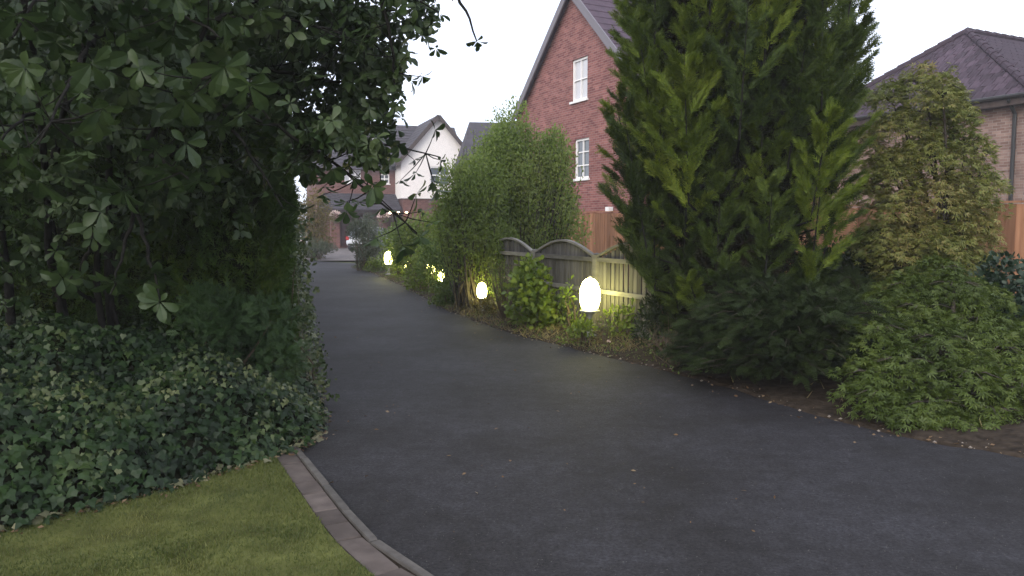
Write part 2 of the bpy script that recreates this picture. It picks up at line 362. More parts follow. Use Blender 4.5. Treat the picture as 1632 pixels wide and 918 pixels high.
RE = [gp(1900, 762)[:2], gp(1632, 728)[:2], gp(1480, 703)[:2], gp(1330, 668)[:2], gp(1200, 628)[:2], gp(1100, 598)[:2], gp(1000, 575)[:2], gp(940, 560)[:2], gp(860, 542)[:2], gp(800, 525)[:2],
      gp(720, 496)[:2], gp(685, 477)[:2], gp(650, 458)[:2], gp(600, 436)[:2], gp(560, 426)[:2]]
RE = [np.array([RE[0][0] + 5, RE[0][1] - 1.2])] + RE
def smooth_line(pts, n=160):
    pts = np.array(pts, float); d = np.r_[0, np.cumsum(np.linalg.norm(np.diff(pts, axis=0), axis=1))]
    s = np.linspace(0, d[-1], n); q = np.stack([np.interp(s, d, pts[:, i]) for i in (0, 1)], 1)
    for _ in range(6): q[1:-1] = .25 * q[:-2] + .5 * q[1:-1] + .25 * q[2:]
    return q
RIGHT = smooth_line(RE)
KR = [np.array(p) for p in [(7.5, -1.8), (3.4, .55), (1.6, 1.65), (.55, 2.45)]] + [gp(666, 916)[:2], gp(623, 881)[:2], gp(591, 856)[:2], gp(551, 807)[:2], gp(486, 727)[:2]]
kd = KR[-1] - KR[-2]; kd /= np.linalg.norm(kd)
KERB = smooth_line(KR + [KR[-1] + kd * .35], 120)
FARL = [np.array([-.292 * y, y]) for y in (8, 12, 18, 25)]
dr = MB(); poly = list(RIGHT) + [np.array(p) for p in [(-6.2, 31), (-9, 33.4), (-30, 33.4), (-30, 27)]] + FARL[::-1] + list(KERB[::-1]) + [np.array((9.5, -3.5)), np.array((14, 2.5))]
tri = tessellate_polygon([[Vector((p[0], p[1], 0)) for p in poly]])
dr.add([(p[0], p[1], .0) for p in poly], [t for t in tri])
tag(dr.build('driveway', M['asphalt']), 'dark asphalt drive curving away past the hedge', 'driveway', kind='structure')
fc = MB(); fc.add([(-40, 33.4, .004), (6, 33.4, .004), (6, 60, .004), (-40, 60, .004)], [(0, 1, 2, 3)])
tag(fc.build('forecourt', M['forecourt']), 'paved forecourt in front of the far brick house', 'forecourt', kind='structure')

# lawn (between kerb and ivy bed)
IV = [gp(-260, 930)[:2], gp(0, 848)[:2], gp(120, 818)[:2], gp(250, 787)[:2], gp(350, 757)[:2], gp(440, 728)[:2], gp(484, 716)[:2]]
def inset(line, d):
    t = np.gradient(line, axis=0); t = unit(t); n = np.stack([-t[:, 1], t[:, 0]], 1); return line + n * d
KIN = inset(KERB, .19)      # lawn side of the edging
lp = [tuple(p) for p in KIN] + [tuple(gp(455, 716)[:2])] + [tuple(p) for p in np.array(IV[::-1][1:])] + [(-7, 1), (-7, -4), (7, -4)]
tri = tessellate_polygon([[Vector((p[0], p[1], 0)) for p in lp]])
lw = MB(); lw.add([(p[0], p[1], .02) for p in lp], list(tri)); lawn = tag(lw.build('lawn', M['lawn']), 'mown lawn in the near corner beside the brick edging', 'lawn', kind='structure')
# grass blades
def in_poly(x, y, P):
    P = np.array(P); r = np.zeros(len(x), bool); j = len(P) - 1
    for i in range(len(P)):
        c = ((P[i, 1] > y) != (P[j, 1] > y)) & (x < (P[j, 0] - P[i, 0]) * (y - P[i, 1]) / (P[j, 1] - P[i, 1] + 1e-12) + P[i, 0]); r ^= c; j = i
    return r
n = 150000; x = RNG.uniform(-3.6, .6, n); y = RNG.uniform(2.6, 5.6, n)
k = in_poly(x, y, lp) & (np.abs(x / y) < .75); x, y = x[k], y[k]; n = len(x)
d = rnd(n, .45); d[:, 2] = 1
ln = RNG.uniform(.012, .026, n) * (1 + .3 * vnoise(x, y, 2))
scatter('grass', T([(0, -.10, 0), (0, .10, 0), (1, 0, 0)], [(0, 1, 2)]), np.stack([x, y, np.full(n, .019)], 1), d, rdir(n), ln, M['grass'])
tag(bpy.data.objects['grass'], 'short mown blades of the lawn', 'grass', kind='stuff')

# edging: pavers and a slim kerb, each a piece
edg = tag(empty('driveway_edging', (0, 0, 0)), 'worn brown paver edging with a slim concrete kerb between lawn and drive', 'edging', kind='structure')
kl = np.r_[0, np.cumsum(np.linalg.norm(np.diff(KERB, axis=0), axis=1))]; TOT = kl[-1]
def kp(s, off):
    p = np.array([np.interp(s, kl, KERB[:, 0]), np.interp(s, kl, KERB[:, 1])]); e = .02
    q = np.array([np.interp(min(s + e, TOT), kl, KERB[:, 0]), np.interp(min(s + e, TOT), kl, KERB[:, 1])]) - np.array([np.interp(max(s - e, 0), kl, KERB[:, 0]), np.interp(max(s - e, 0), kl, KERB[:, 1])])
    q /= np.linalg.norm(q); return p + np.array([-q[1], q[0]]) * off
def strip_piece(name, s0, s1, o0, o1, z, m):
    c = kp((s0 + s1) / 2, (o0 + o1) / 2); b = MB()
    a = [kp(s0, o0), kp(s1, o0), kp(s1, o1), kp(s0, o1)]; i_ = .006
    ct = sum(a) / 4; tp = [p + (ct - p) * .05 for p in a]
    tilt = [random.uniform(-.003, .003) for _ in range(4)]
    vs = [(*(p - c), -.04) for p in a] + [(*(p - c), z - .008 + t) for p, t in zip(a, tilt)] + [(*(p - c), z + t) for p, t in zip(tp, tilt)]
    fs = [(k_, (k_ + 1) % 4, 4 + (k_ + 1) % 4, 4 + k_) for k_ in range(4)] + [(4 + k_, 4 + (k_ + 1) % 4, 8 + (k_ + 1) % 4, 8 + k_) for k_ in range(4)] + [(8, 9, 10, 11)]
    b.add(vs, fs); return b.build(name, m, edg, loc=(c[0], c[1], 0))
s = TOT
while s > .4:
    L_ = random.choice([.21, .29, .3, .42]) if s > 6 else .3
    strip_piece('paver', max(s - L_ + .008, 0), s, .054, .185, random.uniform(.010, .018), M['paver']); s -= L_
s = TOT
while s > .5:
    L_ = random.choice([.45, .5, .6]); strip_piece('kerb_block', max(s - L_ + .006, 0), s, .006, .047, random.uniform(.018, .026), M['kerb']); s -= L_
bed = MB(); ps = [kp(t, .0) for t in np.linspace(0, TOT, 60)]; qs = [kp(t, .20) for t in np.linspace(0, TOT, 60)]
bed.add([(p[0], p[1], .004) for p in ps] + [(p[0], p[1], .004) for p in qs], [(i, i + 1, 61 + i, 60 + i) for i in range(59)]); bed.build('joint_bed', M['soil'], edg)

# right-hand bed (soil with litter), height rises from the drive edge
sN = len(RIGHT); tt = np.r_[0, .03, .08, np.linspace(.18, 7, 36)]
tg = unit(np.gradient(RIGHT, axis=0)); nr = np.stack([tg[:, 1], -tg[:, 0]], 1)
P = np.zeros((sN, len(tt), 3))
for j, t in enumerate(tt):
    wob = .05 * vnoise(RIGHT[:, 0] * 3, RIGHT[:, 1] * 3, 2.3)
    P[:, j, :2] = RIGHT + nr * (t - .06 + wob)[:, None]
    P[:, j, 2] = (-.01 if j == 0 else .012 + .10 * (1 - math.exp(-t * 1.5))) + .022 * vnoise(P[:, j, 0], P[:, j, 1], 3.1) * min(1, t * 4)
rb = tag(link('flower_bed', grid_mesh('flower_bed', P, M['soil'])), 'soil bed between the drive and the fences', 'flower bed', kind='structure')
BED = P
def bed_z(x, y):
    dd = np.hypot(RIGHT[:, 0] - x, RIGHT[:, 1] - y); t = max(0, dd.min()); return .012 + .10 * (1 - math.exp(-t * 1.5))

# ------------------------------------------------------------------ ivy bank (left)
IVL = smooth_line(IV + [gp(512, 700)[:2], gp(506, 676)[:2], gp(500, 640)[:2], np.array([-.268 * 8.5, 8.5]), np.array([-.281 * 12, 12]), np.array([-.285 * 20, 20])], 140)
itg = unit(np.gradient(IVL, axis=0)); inr = np.stack([-itg[:, 1], itg[:, 0]], 1)
ts = np.r_[0, .04, .1, .2, .32, .46, .62, .8, 1.0, 1.3, 1.7, 2.2, 3, 4]
def ivy_h(t, x, y): return .78 * (1 - math.exp(-(t ** 1.15) * 1.9)) * (1 + .34 * vnoise(x, y, 2.1)) + .04 * vnoise(x, y, 5)
P = np.zeros((len(IVL), len(ts), 3))
for i in range(len(IVL)):
    for j, t in enumerate(ts):
        sc_ = 1.0 if i < 95 else max(.5, 1 - (i - 95) * .02)
        x_, y_ = IVL[i] + inr[i] * (t * sc_); hh = ivy_h(t, x_, y_) * (1.0 if i > 55 else .85)
        P[i, j] = (x_, y_, -.02 if j == 0 else max(.005, hh * (.65 if i > 100 else 1)))
bank = tag(link('ivy_bank_soil', grid_mesh('ivy_bank_soil', P, M['core'])), 'dark earth bank under the ivy beside the lawn', 'bank', kind='structure')
def sample_grid(P, n, jmax=None, imax=None, dens=None):
    a, b = P.shape[0] - 1, (jmax or P.shape[1] - 1); a = imax or a
    ar = np.linalg.norm(np.cross(P[1:a + 1, :b] - P[:a, :b], P[:a, 1:b + 1] - P[:a, :b]), axis=-1)
    if dens is not None: ar = ar * dens(P[:a, :b])
    pr = (ar / ar.sum()).ravel(); c = RNG.choice(len(pr), n, p=pr); i, j = c // b, c % b
    u, v = RNG.random((2, n, 1))
    p = (1 - u) * (1 - v) * P[i, j] + u * (1 - v) * P[i + 1, j] + (1 - u) * v * P[i, j + 1] + u * v * P[i + 1, j + 1]
    nn = unit(np.cross(P[i + 1, j] - P[i, j], P[i, j + 1] - P[i, j])); nn[nn[:, 2] < 0] *= -1
    return p, nn
ivy = tag(empty('ivy', gp(250, 780)), 'dense glossy ivy tumbling over the bank beside the lawn', 'ivy')
p, nn = sample_grid(P, 26000, jmax=12, dens=lambda q: 1 / (1 + np.maximum(q[..., 1] - 5.5, 0) ** 2))
p = p + nn * RNG.uniform(.0, .09, (len(p), 1)) + rnd(len(p), .012)
down = np.array([0, 0, -1.0]) + np.array([.5, -.6, 0]); D = unit(rnd(len(p), .7) + down); Nn = unit(nn + rnd(len(p), .45) + np.array([.1, -.35, .35]))
S = RNG.uniform(.028, .066, len(p))
scr = p[:, 0] / p[:, 1]; vis = (np.abs(scr) < .68) & (p[:, 1] < 6) & (((p[:, 2] - CAMH) / p[:, 1]) > -.45)
score = np.where(vis, S / p[:, 1] * (1 + 2 * (nn[:, 1] < -.2)), 0); top = np.argsort(-score)[:260]; rest = np.setdiff1d(np.arange(len(p)), top)
o = scatter('ivy_foliage', T_IVY, p[rest] - np.array(ivy.location), D[rest], Nn[rest], S[rest], M['ivy'], ivy); tag(o, kind='stuff')
def leaf_mesh(name, tpl, m):
    me = bpy.data.meshes.new(name); me.from_pydata([tuple(v) for v in tpl[0]], [], tpl[1]); me.materials.append(m); return me
def leaf_matrix(p, d, n_, s_):
    d = Vector(d).normalized(); n_ = Vector(n_); n_ = (n_ - d * n_.dot(d)).normalized(); y_ = n_.cross(d)
    return Matrix(((d.x * s_, y_.x * s_, n_.x * s_, p[0]), (d.y * s_, y_.y * s_, n_.y * s_, p[1]), (d.z * s_, y_.z * s_, n_.z * s_, p[2]), (0, 0, 0, 1)))
lm = leaf_mesh('ivy_leaf', T_IVY, M['ivy'])
for i in top:
    o = link('leaf', lm, ivy); o.matrix_basis = leaf_matrix(p[i] + nn[i] * .02 - np.array(ivy.location), D[i], Nn[i], S[i] * 1.15)

pi, ni = sample_grid(P, 4200, jmax=12, dens=lambda q: (vnoise(q[..., 0] * 1.5 + 1, q[..., 1] * 1.5) > .15) * (q[..., 1] < 6.6) + .03)
o = scatter('pale_ivy_foliage', T_IVY, pi + ni * RNG.uniform(.04, .13, (len(pi), 1)) - np.array(ivy.location), unit(rnd(len(pi), .7) + down), ni + rnd(len(pi), .6) + [.1, -.3, .3], RNG.uniform(.018, .045, len(pi)), M['varieg'], ivy); tag(o, kind='stuff')
# fallen leaves along ivy edge and along the right-hand edge, and a few on the drive
pp = []
for q in IVL[:80]:
    for _ in range(13): pp.append((q[0] + random.gauss(.03, .05), q[1] - abs(random.gauss(.02, .05)), .03))
for q in RIGHT:
    for _ in range(9): pp.append((q[0] + random.gauss(.05, .22), q[1] + random.gauss(0.05, .22), .02 + random.random() * .012))
for _ in range(130):
    y_ = random.uniform(3.6, 12); pp.append((random.uniform(-.24 * y_, .35 * y_), y_, .006))
pp = np.array(pp); n = len(pp); N_ = rnd(n, .4); N_[:, 2] = 1
scatter('fallen_leaves', T_SMALL, pp, rdir(n) * [1, 1, .2], N_, RNG.uniform(.012, .045, n), M['litter'])
tag(bpy.data.objects['fallen_leaves'], 'dead leaves scattered along the edges of the drive', 'fallen leaves', kind='stuff')

pe = []
for q in IVL[:84]:
    for _ in range(7): pe.append((q[0] + random.gauss(.0, .035), q[1] - abs(random.gauss(.0, .03)), random.uniform(.022, .05)))
pe = np.array(pe); n = len(pe)
o = scatter('edge_leaves', T_IVY, pe, rdir(n) * [1, 1, .3] + [.1, -.5, -.1], rnd(n, .35) + [0, -.3, 1], RNG.uniform(.03, .062, n), M['paleleaf'])
tag(o, 'pale withered ivy leaves lying along the lawn side of the ivy bed', 'withered leaves', kind='stuff')

# ------------------------------------------------------------------ plant makers
def lump_points(lumps, n, shell=.45):
    """lumps: (centre, radii); returns points mostly near the lump surfaces and their outward normals"""
    vol = np.array([l[1][0] * l[1][1] + l[1][1] * l[1][2] + l[1][0] * l[1][2] for l in lumps]); c = RNG.choice(len(lumps), n, p=vol / vol.sum())
    C = np.array([l[0] for l in lumps], float)[c]; Rr = np.array([l[1] for l in lumps], float)[c]
    u = rdir(n); r = 1 - shell * RNG.random((n, 1)) ** 1.6; r = r + RNG.normal(size=(n, 1)) * .05
    return C + u * Rr * r, unit(u / Rr)
def stem_mesh(base, targets, r0=.03, spread=.1, n=5, segs=5):
    b = MB()
    for t in targets:
        p0 = np.array(base, float) + np.array([random.gauss(0, spread), random.gauss(0, spread), 0]); t = np.array(t, float)
        mid = p0 * .5 + t * .5 + np.array([random.gauss(0, .06), random.gauss(0, .06), .12 * np.linalg.norm(t - p0)])
        pts = []
        for k in range(segs + 1):
            u = k / segs; pts.append((1 - u) ** 2 * p0 + 2 * u * (1 - u) * mid + u * u * t + (rnd(1, .012)[0] if 0 < k < segs else 0))
        b.tube(pts, [r0 * (1 - .8 * k / segs) for k in range(segs + 1)], n)
    return b
def make_bush(name, label, cat, base, w_, h_, m, tpl, leaf, n, group=None, nl=14, dep=None, up=.4, bark='twig', lift=.15, part='foliage', irregular=.25):
    """lumpy shrub whose leaves fill ellipsoid lumps set round its stems"""
    root = tag(empty(name, base), label, cat, group); dep = dep or w_; lumps = []
    for i in range(nl):
        a = random.uniform(0, 2 * math.pi); rr = math.sqrt(random.random()) * .62; z_ = random.uniform(lift, .85); taper = 1 - .55 * max(0, z_ - .45)
        k_ = random.uniform(.8, 1.25); lr = (.24 * w_ * k_, .24 * dep * k_, .19 * h_ * k_)
        lumps.append(((math.cos(a) * rr * w_ * .6 * taper * random.uniform(1 - irregular, 1 + irregular), math.sin(a) * rr * dep * .6 * taper, h_ * z_), lr))
    P_, N_ = lump_points(lumps, n); P_[:, 2] = np.maximum(P_[:, 2], .02)
    D_ = unit(N_ * .7 + rnd(n, .6) + np.array([0, 0, up])); Nn_ = unit(N_ + rnd(n, .5) + np.array([0, 0, .4]))
    o = scatter(part, tpl, P_, D_, Nn_, RNG.uniform(.6, 1.25, n) * leaf, m, root); tag(o, kind='stuff')
    stem_mesh((0, 0, -.03), [l[0] for l in lumps], .012 + .008 * h_, .06 * w_).build('stem', M[bark], root)
    return root

# ------------------------------------------------------------------ conifer hedge (left)
hb = (-2.9, 7.2, 0)
hedge = tag(empty('conifer_hedge', hb), 'tall dark clipped conifer hedge along the left side of the drive', 'hedge')
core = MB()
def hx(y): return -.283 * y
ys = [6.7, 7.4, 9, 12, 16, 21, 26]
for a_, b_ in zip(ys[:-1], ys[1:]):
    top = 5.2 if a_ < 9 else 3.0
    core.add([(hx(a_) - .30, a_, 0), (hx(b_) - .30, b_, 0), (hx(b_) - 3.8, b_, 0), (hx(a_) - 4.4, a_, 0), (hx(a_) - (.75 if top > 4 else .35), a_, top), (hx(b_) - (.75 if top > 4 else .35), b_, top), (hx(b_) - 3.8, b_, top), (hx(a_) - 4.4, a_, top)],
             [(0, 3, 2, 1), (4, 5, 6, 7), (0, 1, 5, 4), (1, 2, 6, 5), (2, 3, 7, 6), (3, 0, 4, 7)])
core.build('dark_core', M['core'], hedge, loc=(-hb[0], -hb[1], 0))  # solid dark box blocking views through, coloured like the hedge's inner shade
# end face toward the camera
n = 26000; u = RNG.random(n); z_ = RNG.uniform(.1, 5.4, n); x_ = hx(6.9) - .1 - .12 * np.maximum(z_ - 2.6, 0) - u * 4.4
bulge = .22 * vnoise(x_ * 1.6, z_ * 1.6) + .1 * vnoise(x_ * 5, z_ * 4)
y_ = 6.72 - .25 * np.sin(np.clip(u * 8, 0, 1.57)) - bulge - RNG.random(n) ** 2 * .25 + .1
Pe = np.stack([x_, y_, z_], 1); Ne = np.tile([0.15, -1, .25], (n, 1))
# side face toward the drive
n2 = 26000; t_ = RNG.random(n2) ** 1.8; yy = 6.6 + t_ * 19; top = np.where(yy < 9.2, 5.3, 3.1); zz = RNG.random(n2) * top
bl = .10 * vnoise(yy * 2, zz * 2) + .05 * vnoise(yy * 6, zz * 5)
xx = hx(yy) + bl - .10 - .16 * np.maximum(zz - 2.5, 0) - RNG.random(n2) ** 2 * .2; Ps = np.stack([xx, yy, zz], 1); Ns = np.tile([1, -.35, .25], (n2, 1))
n3 = 3500; yy = 6.7 + RNG.random(n3) * 19; top = np.where(yy < 9.2, 5.25, 3.05); Pt = np.stack([hx(yy) - .5 - RNG.random(n3) * 2.6, yy, top + .15 * vnoise(yy * 3, yy)], 1); Nt = np.tile([0, 0, 1.0], (n3, 1))
Ph = np.concatenate([Pe, Ps, Pt]); Nh = np.concatenate([Ne, Ns, Nt]); nh = len(Ph)
Dh = unit(Nh * .8 + rnd(nh, .45) + np.array([0, 0, .5])); o = scatter('foliage', T_SPRAY3, Ph - np.array(hb), Dh, rdir(nh), RNG.uniform(.09, .19, nh), M['hedge'], hedge); tag(o, kind='stuff')

make_bush('conifer_shrub', 'fresh green feathery conifer shrub growing out of the ivy at the foot of the hedge', 'shrub', (-2.22, 6.1, .15), .80, .88, M['hedge_l'], T_SPRAY, .105, 2600, up=.2, lift=.3, nl=10)
# variegated climber up the hedge corner
vr = tag(empty('variegated_climber', (hx(7.2), 7.2, 0)), 'cream edged variegated climber on the drive corner of the hedge', 'climbing plant')
n = 1700; yv = 6.5 + RNG.random(n) ** 1.3 * 6; zv = RNG.random(n) ** 1.4 * 1.55 + .05; xv = hx(yv) + .12 + .09 * vnoise(yv * 3, zv * 3) + .22 * np.exp(-zv * 2.5) - RNG.random(n) * .12
Pv = np.stack([xv, yv, zv], 1); o = scatter('leaves', T_ROUND, Pv - np.array(vr.location), rdir(n) + [.3, -.3, -.3], np.tile([.7, -.8, .4], (n, 1)) + rnd(n, .5), RNG.uniform(.025, .05, n), M['varieg'], vr); tag(o, kind='stuff')
stem_mesh((0, 0, 0), [(.1, -.3, 1.2), (-.2, .8, 1.0), (.1, -.5, .6), (-.6, 2.2, 1.1)], .012, .1).build('stem', M['twig'], vr)

# ------------------------------------------------------------------ broad-leaved tree overhanging from the left
tb = np.array([-3.0, 5.3, 0])
tree = tag(empty('broadleaf_tree', tb), 'dark multi stemmed tree with large leaves in whorls overhanging from the left', 'tree')
trunks = MB(); W = []   # whorls: (pos, axis, size)
def branch(pts, r0, r1, nw=0, size=.11, jit=.12, leaf_from=.3, hang=.0):
    pts = [np.array(q, float) for q in pts]; dd = np.r_[0, np.cumsum([np.linalg.norm(b - a) for a, b in zip(pts[:-1], pts[1:])])]
    s_ = np.linspace(0, dd[-1], max(5, len(pts) * 3)); Q = np.stack([np.interp(s_, dd, [q[i] for q in pts]) for i in range(3)], 1)
    for _ in range(3): Q[1:-1] = .25 * Q[:-2] + .5 * Q[1:-1] + .25 * Q[2:]
    Q[1:-1] += rnd(len(Q) - 2, .008)
    trunks.tube(Q, list(np.linspace(r0, r1, len(Q))), 7)
    for _ in range(nw):
        u = leaf_from + (1 - leaf_from) * random.random(); i = min(int(u * (len(Q) - 1)), len(Q) - 2)
        c = Q[i] + rnd(1, jit)[0]; ax = unit(c - Q[i] + (Q[i + 1] - Q[i]) * 2 + np.array([0, 0, .10 - hang]))
        if np.linalg.norm(c - Q[i]) > .05: trunks.tube([Q[i], (Q[i] + c) / 2 + [0, 0, -.01], c], [r1 * .6 + .002, r1 * .4 + .002, .002], 4)
        W.append((c, ax, size * random.uniform(.8, 1.2)))
# stems
stems = [((-3.4, 6.0, .2), at(60, 300, 5.9), at(150, 60, 5.3), at(170, -160, 4.9)),
         ((-3.1, 6.1, .2), at(130, 430, 6.0), at(230, 240, 5.5), at(330, 40, 5.1)),
         ((-3.3, 5.9, .2), at(75, 420, 5.8), at(70, 180, 5.1), at(20, -100, 4.5)),
         ((-2.9, 6.2, .2), at(150, 480, 6.1), at(215, 330, 5.9), at(330, 160, 5.4)),
         ((-3.9, 6.0, .2), at(10, 400, 5.9), at(-20, 200, 5.6), at(-120, -50, 4.8)),
         ((-3.2, 6.2, .2), at(165, 380, 6.1), at(180, 100, 5.9), at(260, -200, 6.0))]
for s_, r_ in zip(stems, (.042, .03, .034, .024, .04, .036)): branch(s_, r_, r_ * .45, 6, leaf_from=.45)
# leafy limbs, given by where they pass
limbs = [
    ([(230, 240, 5.0), (290, 130, 4.3), (370, 110, 4.0), (430, 190, 3.9)], 16, .13),
    ([(330, 40, 5.0), (430, 20, 4.9), (520, 50, 5.0), (600, 60, 5.2)], 34, .105),
    ([(330, 160, 5.3), (420, 190, 5.1), (500, 230, 5.0), (560, 285, 5.0), (640, 350, 5.1), (665, 372, 5.1)], 40, .095),
    ([(330, 100, 5.2), (450, 110, 5.4), (540, 140, 5.6), (610, 110, 5.7), (650, 60, 5.8)], 34, .11),
    ([(330, 40, 5.0), (480, -40, 5.0), (600, -30, 5.1), (700, 20, 5.2)], 26, .10),
    ([(600, -30, 5.1), (630, 90, 5.2), (628, 160, 5.25)], 6, .085),
    ([(700, -60, 5.2), (745, 20, 5.2), (760, 66, 5.2)], 0, .085),
    ([(330, 60, 5.4), (430, 60, 5.8), (520, 20, 6.1), (620, -40, 6.2)], 34, .11),
    ([(420, 120, 5.5), (470, 180, 5.8), (530, 220, 6.0), (600, 225, 6.1), (700, 250, 6.3)], 26, .10),
    ([(150, 60, 4.8), (120, 110, 4.0), (100, 160, 3.6), (60, 230, 3.4)], 12, .12),
    ([(70, 180, 4.5), (30, 190, 4.0), (0, 230, 3.8)], 10, .12),
    ([(230, 240, 5.0), (270, 260, 4.4), (300, 285, 4.2)], 9, .125),
    ([(130, 430, 5.1), (150, 380, 4.7), (160, 340, 4.4)], 2, .12),
    ([(215, 330, 5.3), (240, 420, 4.8), (255, 480, 4.6)], 3, .12),
    ([(150, 480, 5.3), (110, 450, 4.8), (115, 440, 4.7)], 3, .12),
    ([(215, 330, 5.3), (190, 430, 4.9), (175, 470, 4.7)], 3, .11),
    ([(330, 160, 5.3), (400, 240, 4.9), (450, 330, 4.8)], 12, .105),
    ([(150, 60, 4.8), (230, 10, 4.4), (300, 20, 4.1), (350, 60, 4.0)], 18, .12),
    ([(170, -160, 4.7), (60, 0, 3.9), (20, 60, 3.6)], 16, .12),
    ([(180, 100, 5.8), (260, 60, 5.7), (330, 20, 5.8), (420, -20, 5.9)], 30, .12),
]
for pts, nw, sz in limbs: branch([at(*q) for q in pts], .016, .005, nw, sz, jit=.13 if nw > 4 else .03, leaf_from=.25 if nw > 4 else .85, hang=.2)
W.append((at(760, 66, 5.2), unit(np.array([.4, -.3, -.6])), .085)); W.append((at(160, 338, 4.4), unit(np.array([.1, -.9, .2])), .12)); W.append((at(255, 482, 4.6), unit(np.array([.1, -.9, .3])), .12))
# general fill of the crown, plus out-of-view canopy added to shade the ground
for c, rr, nn_ in [(at(200, -20, 5.0), (1.5, 1.3, .75), 560), (at(60, 100, 4.9), (1.1, .9, .8), 200), (at(500, 20, 5.9), (.62, .7, .62), 260), (at(420, -120, 5.6), (1.3, 1.2, .9), 300), (at(470, 140, 6.0), (.55, .5, .42), 170), (at(560, 190, 6.1), (.42, .4, .26), 80), (at(310, 170, 5.7), (.6, .4, .5), 90), (at(-200, 150, 4.9), (1.0, 1.2, 1.5), 160), (at(585, 50, 5.5), (.30, .35, .34), 120), (at(525, 215, 5.0), (.20, .2, .13), 55), (at(590, 240, 5.1), (.16, .2, .09), 30), (at(480, 250, 5.2), (.12, .2, .2), 32), (at(585, 150, 5.4), (.16, .2, .22), 42), (at(620, 100, 5.3), (.12, .15, .2), 26), (at(660, 20, 5.3), (.18, .25, .20), 26), (at(690, 50, 5.3), (.07, .1, .12), 5), (at(628, 140, 5.25), (.05, .08, .16), 7), (at(560, -60, 5.6), (.5, .5, .25), 70),
    (np.array((-2.3, 3.9, 4.6)), (2.4, 1.9, .6), 650), (np.array((-3.6, 2.2, 3.4)), (1.0, 2.0, 1.4), 380), (np.array((-4.6, 5.2, 1.6)), (.8, 1.5, 1.2), 160), (at(110, 270, 5.2), (.8, .5, .5), 150), (at(60, 400, 5.5), (.7, .3, .5), 75), (at(230, 330, 5.7), (.5, .3, .4), 50), (at(360, 300, 5.9), (.45, .3, .35), 45)]:  # opening lumps here: unseen overhead canopy, added to darken bank and drive
    q = np.array(c) + rdir(nn_) * np.array(rr) * RNG.random((nn_, 1)) ** .45
    for i in range(nn_):
        if q[i][1] < 2.9 and q[i][2] < 2.6 + .0 * i: continue
        W.append((q[i], unit(rdir(1)[0] * .8 + unit(q[i] - c) * .6 + [0, -.2, .25]), .095 * random.uniform(.7, 1.15)))
trunks_o = trunks.build('trunk', M['barkd'], tree, smooth=True, loc=tuple(-tb))
LP, LD, LN, LS = [], [], [], []
for c, ax, s_ in W:
    nl = random.choice([5, 6, 7, 8, 9]); a = np.cross(ax, [.3, .2, .9]); a = a / np.linalg.norm(a); b_ = np.cross(ax, a); ph = random.random() * 6.28
    for k_ in range(nl):
        t = ph + 2 * math.pi * k_ / nl + random.gauss(0, .38); rad = math.cos(t) * a + math.sin(t) * b_
        LP.append(c + rad * .006); LD.append(rad * 1.0 + ax * random.uniform(-.25, .75) + np.array([0, 0, random.uniform(-.75, -.15)])); LN.append(ax * 1.0 - rad * .3); LS.append(s_ * random.choice([.6, .85, 1, 1.1]) * random.uniform(.75, 1.1))
LP, LD, LN, LS = map(np.array, (LP, LD, LN, LS))
pxx = LP[:, 0] / LP[:, 1]; pzz = (LP[:, 2] - CAMH) / LP[:, 1]
vis = (np.abs(pxx) < .68) & (pzz < .30); score = np.where(vis, LS / LP[:, 1], 0); top = np.argsort(-score)[:280]; rest = np.setdiff1d(np.arange(len(LP)), top)
o = scatter('foliage', T_OBOV, LP[rest] - tb, LD[rest], LN[rest], LS[rest], M['rhodo'], tree); tag(o, kind='stuff')
lm = leaf_mesh('broad_leaf', T_OBOV, M['rhodo'])
for i in top:
    o = link('leaf', lm, tree); o.matrix_basis = leaf_matrix(LP[i] - tb, LD[i], LN[i], LS[i])

# ------------------------------------------------------------------ houses
def wall_poly(outer, holes, m, name, parent, y=0.0, depth=.10, sd_=1):
    """wall in local xz plane at y, facing -y; holes (x0,x1,z0,z1) get reveals going inward"""
    b = MB(); loops = [[Vector((p[0], p[1], 0)) for p in outer]] + [[Vector((h[0], h[2], 0)), Vector((h[0], h[3], 0)), Vector((h[1], h[3], 0)), Vector((h[1], h[2], 0))] for h in holes]
    tri = tessellate_polygon(loops); flat = [v for l in loops for v in l]
    b.add([(v.x, y, v.y) for v in flat], [tuple(t) for t in tri])
    for h in holes:
        c = [(h[0], h[2]), (h[1], h[2]), (h[1], h[3]), (h[0], h[3])]
        for i in range(4):
            p_, q_ = c[i], c[(i + 1) % 4]; b.add([(p_[0], y, p_[1]), (q_[0], y, q_[1]), (q_[0], y + depth, q_[1]), (p_[0], y + depth, p_[1])], [(0, 1, 2, 3)])
    return b.build(name, m, parent)
def window(parent, x0, x1, z0, z1, y, nx=2, nz=2, pane='glass', fw=.07, bar=.035, lintel=None):
    f = MB(); yy = y + .05
    f.box(x0, x0 + fw, yy, yy + .06, z0, z1); f.box(x1 - fw, x1, yy, yy + .06, z0, z1); f.box(x0 + fw, x1 - fw, yy, yy + .06, z0, z0 + fw); f.box(x0 + fw, x1 - fw, yy, yy + .06, z1 - fw, z1)
    fo = f.build('window', M['white'], parent)
    b = MB()
    for i in range(1, nx):
        x = x0 + (x1 - x0) * i / nx; b.box(x - bar / 2, x + bar / 2, yy + .004, yy + .05, z0 + fw, z1 - fw)
    for i in range(1, nz):
        z = z0 + (z1 - z0) * i / nz; b.box(x0 + fw, x1 - fw, yy + .008, yy + .046, z - bar / 2, z + bar / 2)
    b.build('glazing_bars', M['white'], fo)
    MB().box(x0 + fw, x1 - fw, yy + .052, yy + .058, z0 + fw, z1 - fw).build('pane', M[pane], fo)
    MB().box(x0 - .06, x1 + .06, y - .06, y + .05, z0 - .07, z0 - .003).build('sill', M['white'], fo)
    return fo
